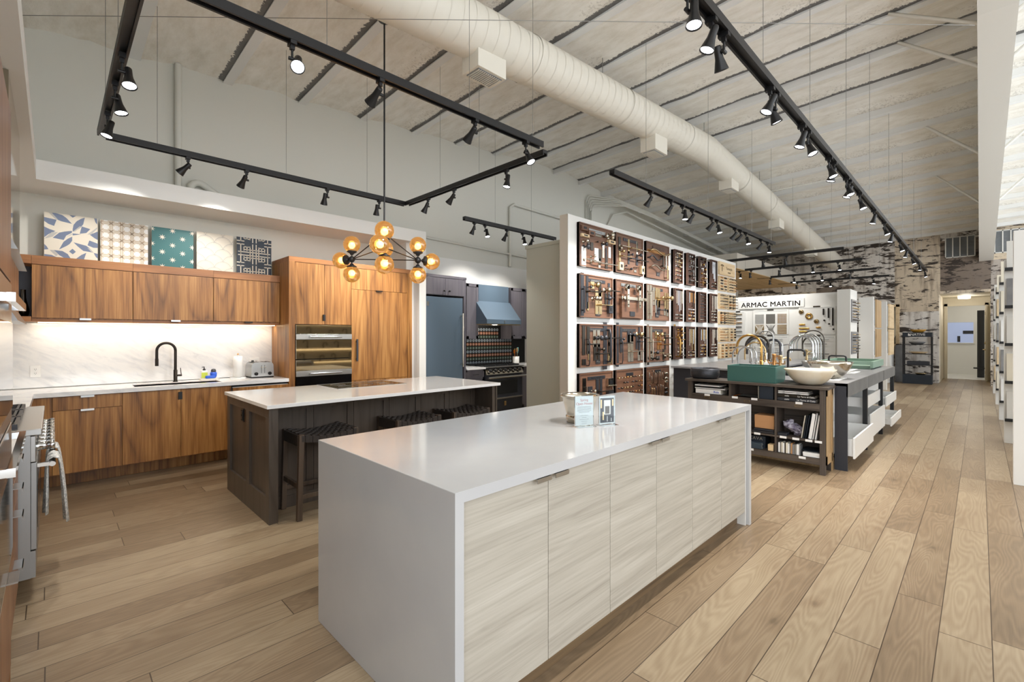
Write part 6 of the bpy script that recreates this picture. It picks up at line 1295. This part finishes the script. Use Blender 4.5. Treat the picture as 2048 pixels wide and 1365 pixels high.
for j in range(2):
    for i in range(3):
        y = 3.79 - i * .245; z = 1.84 - j * .255; mt = [['steelr', 'steel', 'gold'], ['brass', 'gunmetal', 'brass']][j][i]
        o = part('mesh_sample', M().box(XS - .034, XS - .03, y - .1, y + .1, z - .115, z + .115), mt if (i, j) != (1, 1) else 'paper', t)
        m = M(); lt = 'white' if (i, j) != (1, 1) else 'gunmetal'
        for k in range(7):
            a = -.1 + .2 * k / 6.5; b = -.115 + .23 * k / 6.5
            if (i, j) in ((0, 0), (2, 0)): m.box(XS - .036, XS - .034, y + a, y + a + .006, z - .115, z + .115); m.box(XS - .036, XS - .034, y - .1, y + .1, z + b, z + b + .006)
            elif (i, j) == (2, 1): m.box(XS - .036, XS - .034, y - .1, y + .1, z + b, z + b + .006)
            elif j == 1 and i < 2:
                for s in (1, -1):
                    L = .1; c_ = a
                    p0 = (y + max(-.1, min(.1, c_ - .1)), z - .115 * s); p1 = (y + max(-.1, min(.1, c_ + .1)), z + .115 * s); m.tube([(XS - .035, *p0), (XS - .035, *p1)], .0025, 4)
        if m.v: part('mesh_wire', m, lt, o)
t = spanel(2.24, 2.955, 1.47, 2.09, 'white panel with round brass knobs and dark tapered pulls')
def disc(y, z, r, mt, ring=False):
    m = M(); m.lathe([(r * (.4 if ring else 0), XS - .03), (r, XS - .03), (r, XS - .05), (r * (.4 if ring else 0), XS - .055), (r * (.4 if ring else 0), XS - .03)], (0, y, z), 22, ax='x'); part('round_knob', m, mt, t)
disc(2.90, 1.985, .05, 'brass'); disc(2.745, 1.88, .075, 'gold', True); disc(2.60, 1.76, .05, 'brass')
for y, z, ln in ((2.88, 1.69, .12), (2.84, 1.60, .2), (2.86, 1.53, .16), (2.56, 1.62, .09)): m = M(); m.tube([(XS - .045, y + ln / 2, z), (XS - .05, y, z), (XS - .045, y - ln / 2, z)], [.018, .024, .018], 8); part('bar_pull', m, 'gold', t)
for y, z0, z1 in ((2.465, 1.90, 2.04), (2.37, 1.83, 2.05), (2.29, 1.66, 2.05)): m = M(); m.tube([(XS - .05, y, z0), (XS - .05, y, z1)], .016, 8); m.tube([(XS - .03, y, z0 + .02), (XS - .05, y, z0 + .02)], .008, 6); m.tube([(XS - .03, y, z1 - .02), (XS - .05, y, z1 - .02)], .008, 6); part('bar_pull', m, 'bronze', t)
for y, z in ((2.45, 1.78), (2.36, 1.70), (2.28, 1.58)): m = M(); m.ball((XS - .045, y, z), .02, 10); part('round_knob', m, 'bronze', t)
t = spanel(4.12, 4.5, 1.45, 2.035, 'white panel with horizontal bar pulls at the left end of the sign wall')
for k in range(5): z = 1.97 - k * .105; m = M(); m.tube([(XS - .05, 4.44, z), (XS - .05, 4.19 + .01 * (k % 2), z)], .012, 8); m.box(XS - .05, XS - .03, 4.3, 4.32, z - .008, z + .008); part('bar_pull', m, ['brass', 'bronze', 'gold', 'gunmetal', 'steel'][k], t)
for y0, y1, lb in ((3.16, 3.94, 'lower white panel with thin pulls under the mesh samples'), (2.24, 2.955, 'lower white panel with slim long pulls under the round brass knobs')):
    t = spanel(y0, y1, .80, 1.43, lb)
    for k in range(5): z = 1.36 - k * .11; a = y0 + .12 + .04 * (k % 3); m = M(); m.tube([(XS - .05, a, z), (XS - .05, y1 - .12, z)], .007, 8); m.box(XS - .05, XS - .03, a + .05, a + .06, z - .006, z + .006); m.box(XS - .05, XS - .03, y1 - .2, y1 - .19, z - .006, z + .006); part('bar_pull', m, ['steelr', 'gunmetal', 'steel', 'gunmetal', 'steelr'][k], t)
# small boards on the side of the wall end
for z0, z1, lb in ((1.72, 2.2, 'upper narrow hardware board on the end of the sign wall'), (1.05, 1.52, 'lower narrow hardware board on the end of the sign wall')):
    t = thing('hardware_board', lb, 'hardware sample board', (12.15, 1.88, z0), 'narrow boards on the end of the sign wall'); part('backing', M().box(11.86, 12.5, 1.88, 1.9, z0, z1), 'concrete', t, .002); random.seed(int(z0 * 10))
    for j in range(7):
        for i in range(4):
            x, z = 11.93 + i * .16, z0 + .05 + j * (z1 - z0 - .08) / 6.5; m = M(); m.tube([(x, 1.88, z), (x, 1.84, z), (x + .06, 1.835, z)], .009, 6); part('lever_handle', m, random.choice(['nickel', 'brass', 'gunmetal', 'bronze']), t)
# sliding sample doors
def slid(x, y0, y1, z1, w_, fm, lb):
    t = thing('sample_stand', lb, 'display stand', (x, (y0 + y1) / 2, 0), 'upright sample stands beyond the sign wall')
    part('upright', M().box(x, x + .1, y0, y1, 0, z1), 'white', t, .003)
    for a, b in ((.92, 1.60), (1.63, z1 - .06)):
        o = part('sample_door', M().box(x + .1, x + .1 + w_, y0 - .05, y0 - .02, a, b), fm, t, .002); m = M(); m.box(x + .1, x + .12, y0 - .02, y0 + .01, a + .05, b - .05); part('bracket', m, 'steelr', t)
slid(14.0, 1.80, 2.09, 2.37, .75, 'tanoak', 'white upright stand with brown wood sample doors, nearer one'); slid(15.6, 1.73, 2.01, 2.34, .9, 'lightply', 'white upright stand with light oak sample doors, farther one')
t = thing('wall_mirror', 'light oak framed mirror on the bark wall', 'mirror', (18.9, 1.95, 1.15))
part('mirror_glass', M().box(18.915, 18.94, 1.86, 2.55, 1.2, 2.36), 'mirror', t); m = M(); m.box(18.88, 18.94, 1.78, 1.87, 1.1, 2.42); m.box(18.88, 18.94, 2.5, 2.59, 1.1, 2.42); m.box(18.88, 18.94, 1.78, 2.59, 2.34, 2.42); m.box(18.88, 18.94, 1.78, 2.59, 1.1, 1.18); part('mirror_frame', m, 'lightply', t, .003)
t = thing('vanity_cabinet', 'white cabinet standing below the oak framed mirror', 'cabinet', (18.3, 2.2, 0)); part('body', M().box(18.0, 18.7, 1.9, 2.6, .1, 1.38), 'white', t, .004)
part('door', M().box(17.98, 18.0, 1.92, 2.58, .14, 1.22), 'whitecer', t, .002); part('top', M().box(17.96, 18.72, 1.88, 2.62, 1.38, 1.42), 'whitecer', t, .002); part('plinth', M().box(18.03, 18.7, 1.95, 2.55, 0, .1), 'white', t)
t = thing('stone_slab_stand', 'grey stone slab sample leaning beside the white cabinet', 'stone sample', (18.6, 1.8, 0)); m = M(); m.prism([(18.72, 0), (18.76, 0), (18.90, 1.15), (18.86, 1.15)], 'y', 1.68, 1.87); part('slab', m, 'concrete', t)
# black rack of sinks
t = thing('sink_rack', 'black metal rack with a white name on top and sinks on its shelves', 'rack', (18.5, 1.32, 0))
part('base', M().box(18.25, 18.65, .985, 1.65, 0, .27), 'navy', t, .003)
for x in (18.25, 18.62):
    for y in (.985, 1.62): part('post', M().box(x, x + .03, y, y + .03, .27, 1.46), 'black', t)
part('header', M().box(18.24, 18.65, .985, 1.65, 1.40, 1.53), 'navy', t, .003)
text('NATIVE', .10, (18.236, 1.30, 1.465), '-x', 'paper', t, .001); m = M(); m.prism([(1.46, 1.43), (1.52, 1.43), (1.52, 1.50), (1.49, 1.50)], 'x', 18.236, 18.24); part('logo_mark', m, 'paper', t)
for z in (1.16, .88, .55): part('shelf', M().box(18.25, 18.65, .985, 1.65, z, z + .014), 'black', t)
def oval(cx, cy, z0, r, h, mt, lb, sx=1):
    m = M(); m.lathe([(.001, z0), (r * .6, z0), (r * .95, z0 + h * .7), (r, z0 + h), (r - .02, z0 + h), (r * .8, z0 + h * .5), (.001, z0 + .01)], (cx, cy, 0), 30, sx=sx); solo('basin', m, mt, lb, 'basin', 'basins on the black rack')
oval(18.45, 1.31, 1.53, .19, .09, 'ochre', 'ochre yellow shallow basin on top of the black rack'); oval(18.45, 1.33, 1.174, .2, .08, 'concrete', 'grey basin on the top shelf of the black rack'); oval(18.45, 1.3, .894, .22, .06, 'lightply', 'wide beige basin on the middle shelf of the black rack'); 
m = M(); m.box(18.28, 18.6, 1.05, 1.55, .564, .67); m.box(18.3, 18.58, 1.07, 1.53, .67, .672, 1); solo('trough_sink', m, ['darkside', 'dark'], 'dark rectangular basin on the lower shelf of the black rack', 'basin', bev=.004); oval(18.45, 1.25, .27, .14, .05, 'brass', 'small brass basin on the base of the black rack')
# ------------------------------------------------------------------ white display fins along the right side of the aisle
for k, (x, lb) in enumerate(((6.59, 'nearest tall white display fin at the right edge'), (9.07, 'second white display fin with black clips'), (11.48, 'third white display fin with black clips'), (14.0, 'fourth white display fin with black clips'), (16.6, 'farthest white display fin near the doorway'))):
    t = thing('display_fin', lb, 'display stand', (x, -.85, 0), 'white display fins along the aisle'); part('panel', M().box(x, x + .12, -1.5, -.228, 0, 2.452), 'white', t, .003)
    if k:
        for j in range(5):
            z = .30 + j * .5; m = M(); m.prism([(x - .10, z), (x, z), (x, z + .01), (x - .09, z + .012), (x - .09, z + .04), (x - .10, z + .04)], 'y', -1.3, -.232); part('clip', m, 'black', t)
            m = M(); m.prism([(x - .085, z + .014), (x - .06, z + .014), (x - .004, z + .40), (x - .016, z + .40)], 'y', -1.3, -.25); part('tile_sample', m, random.choice(['whitecer', 'cream', 'lightply', 'offwhite', 'concrete']), t)
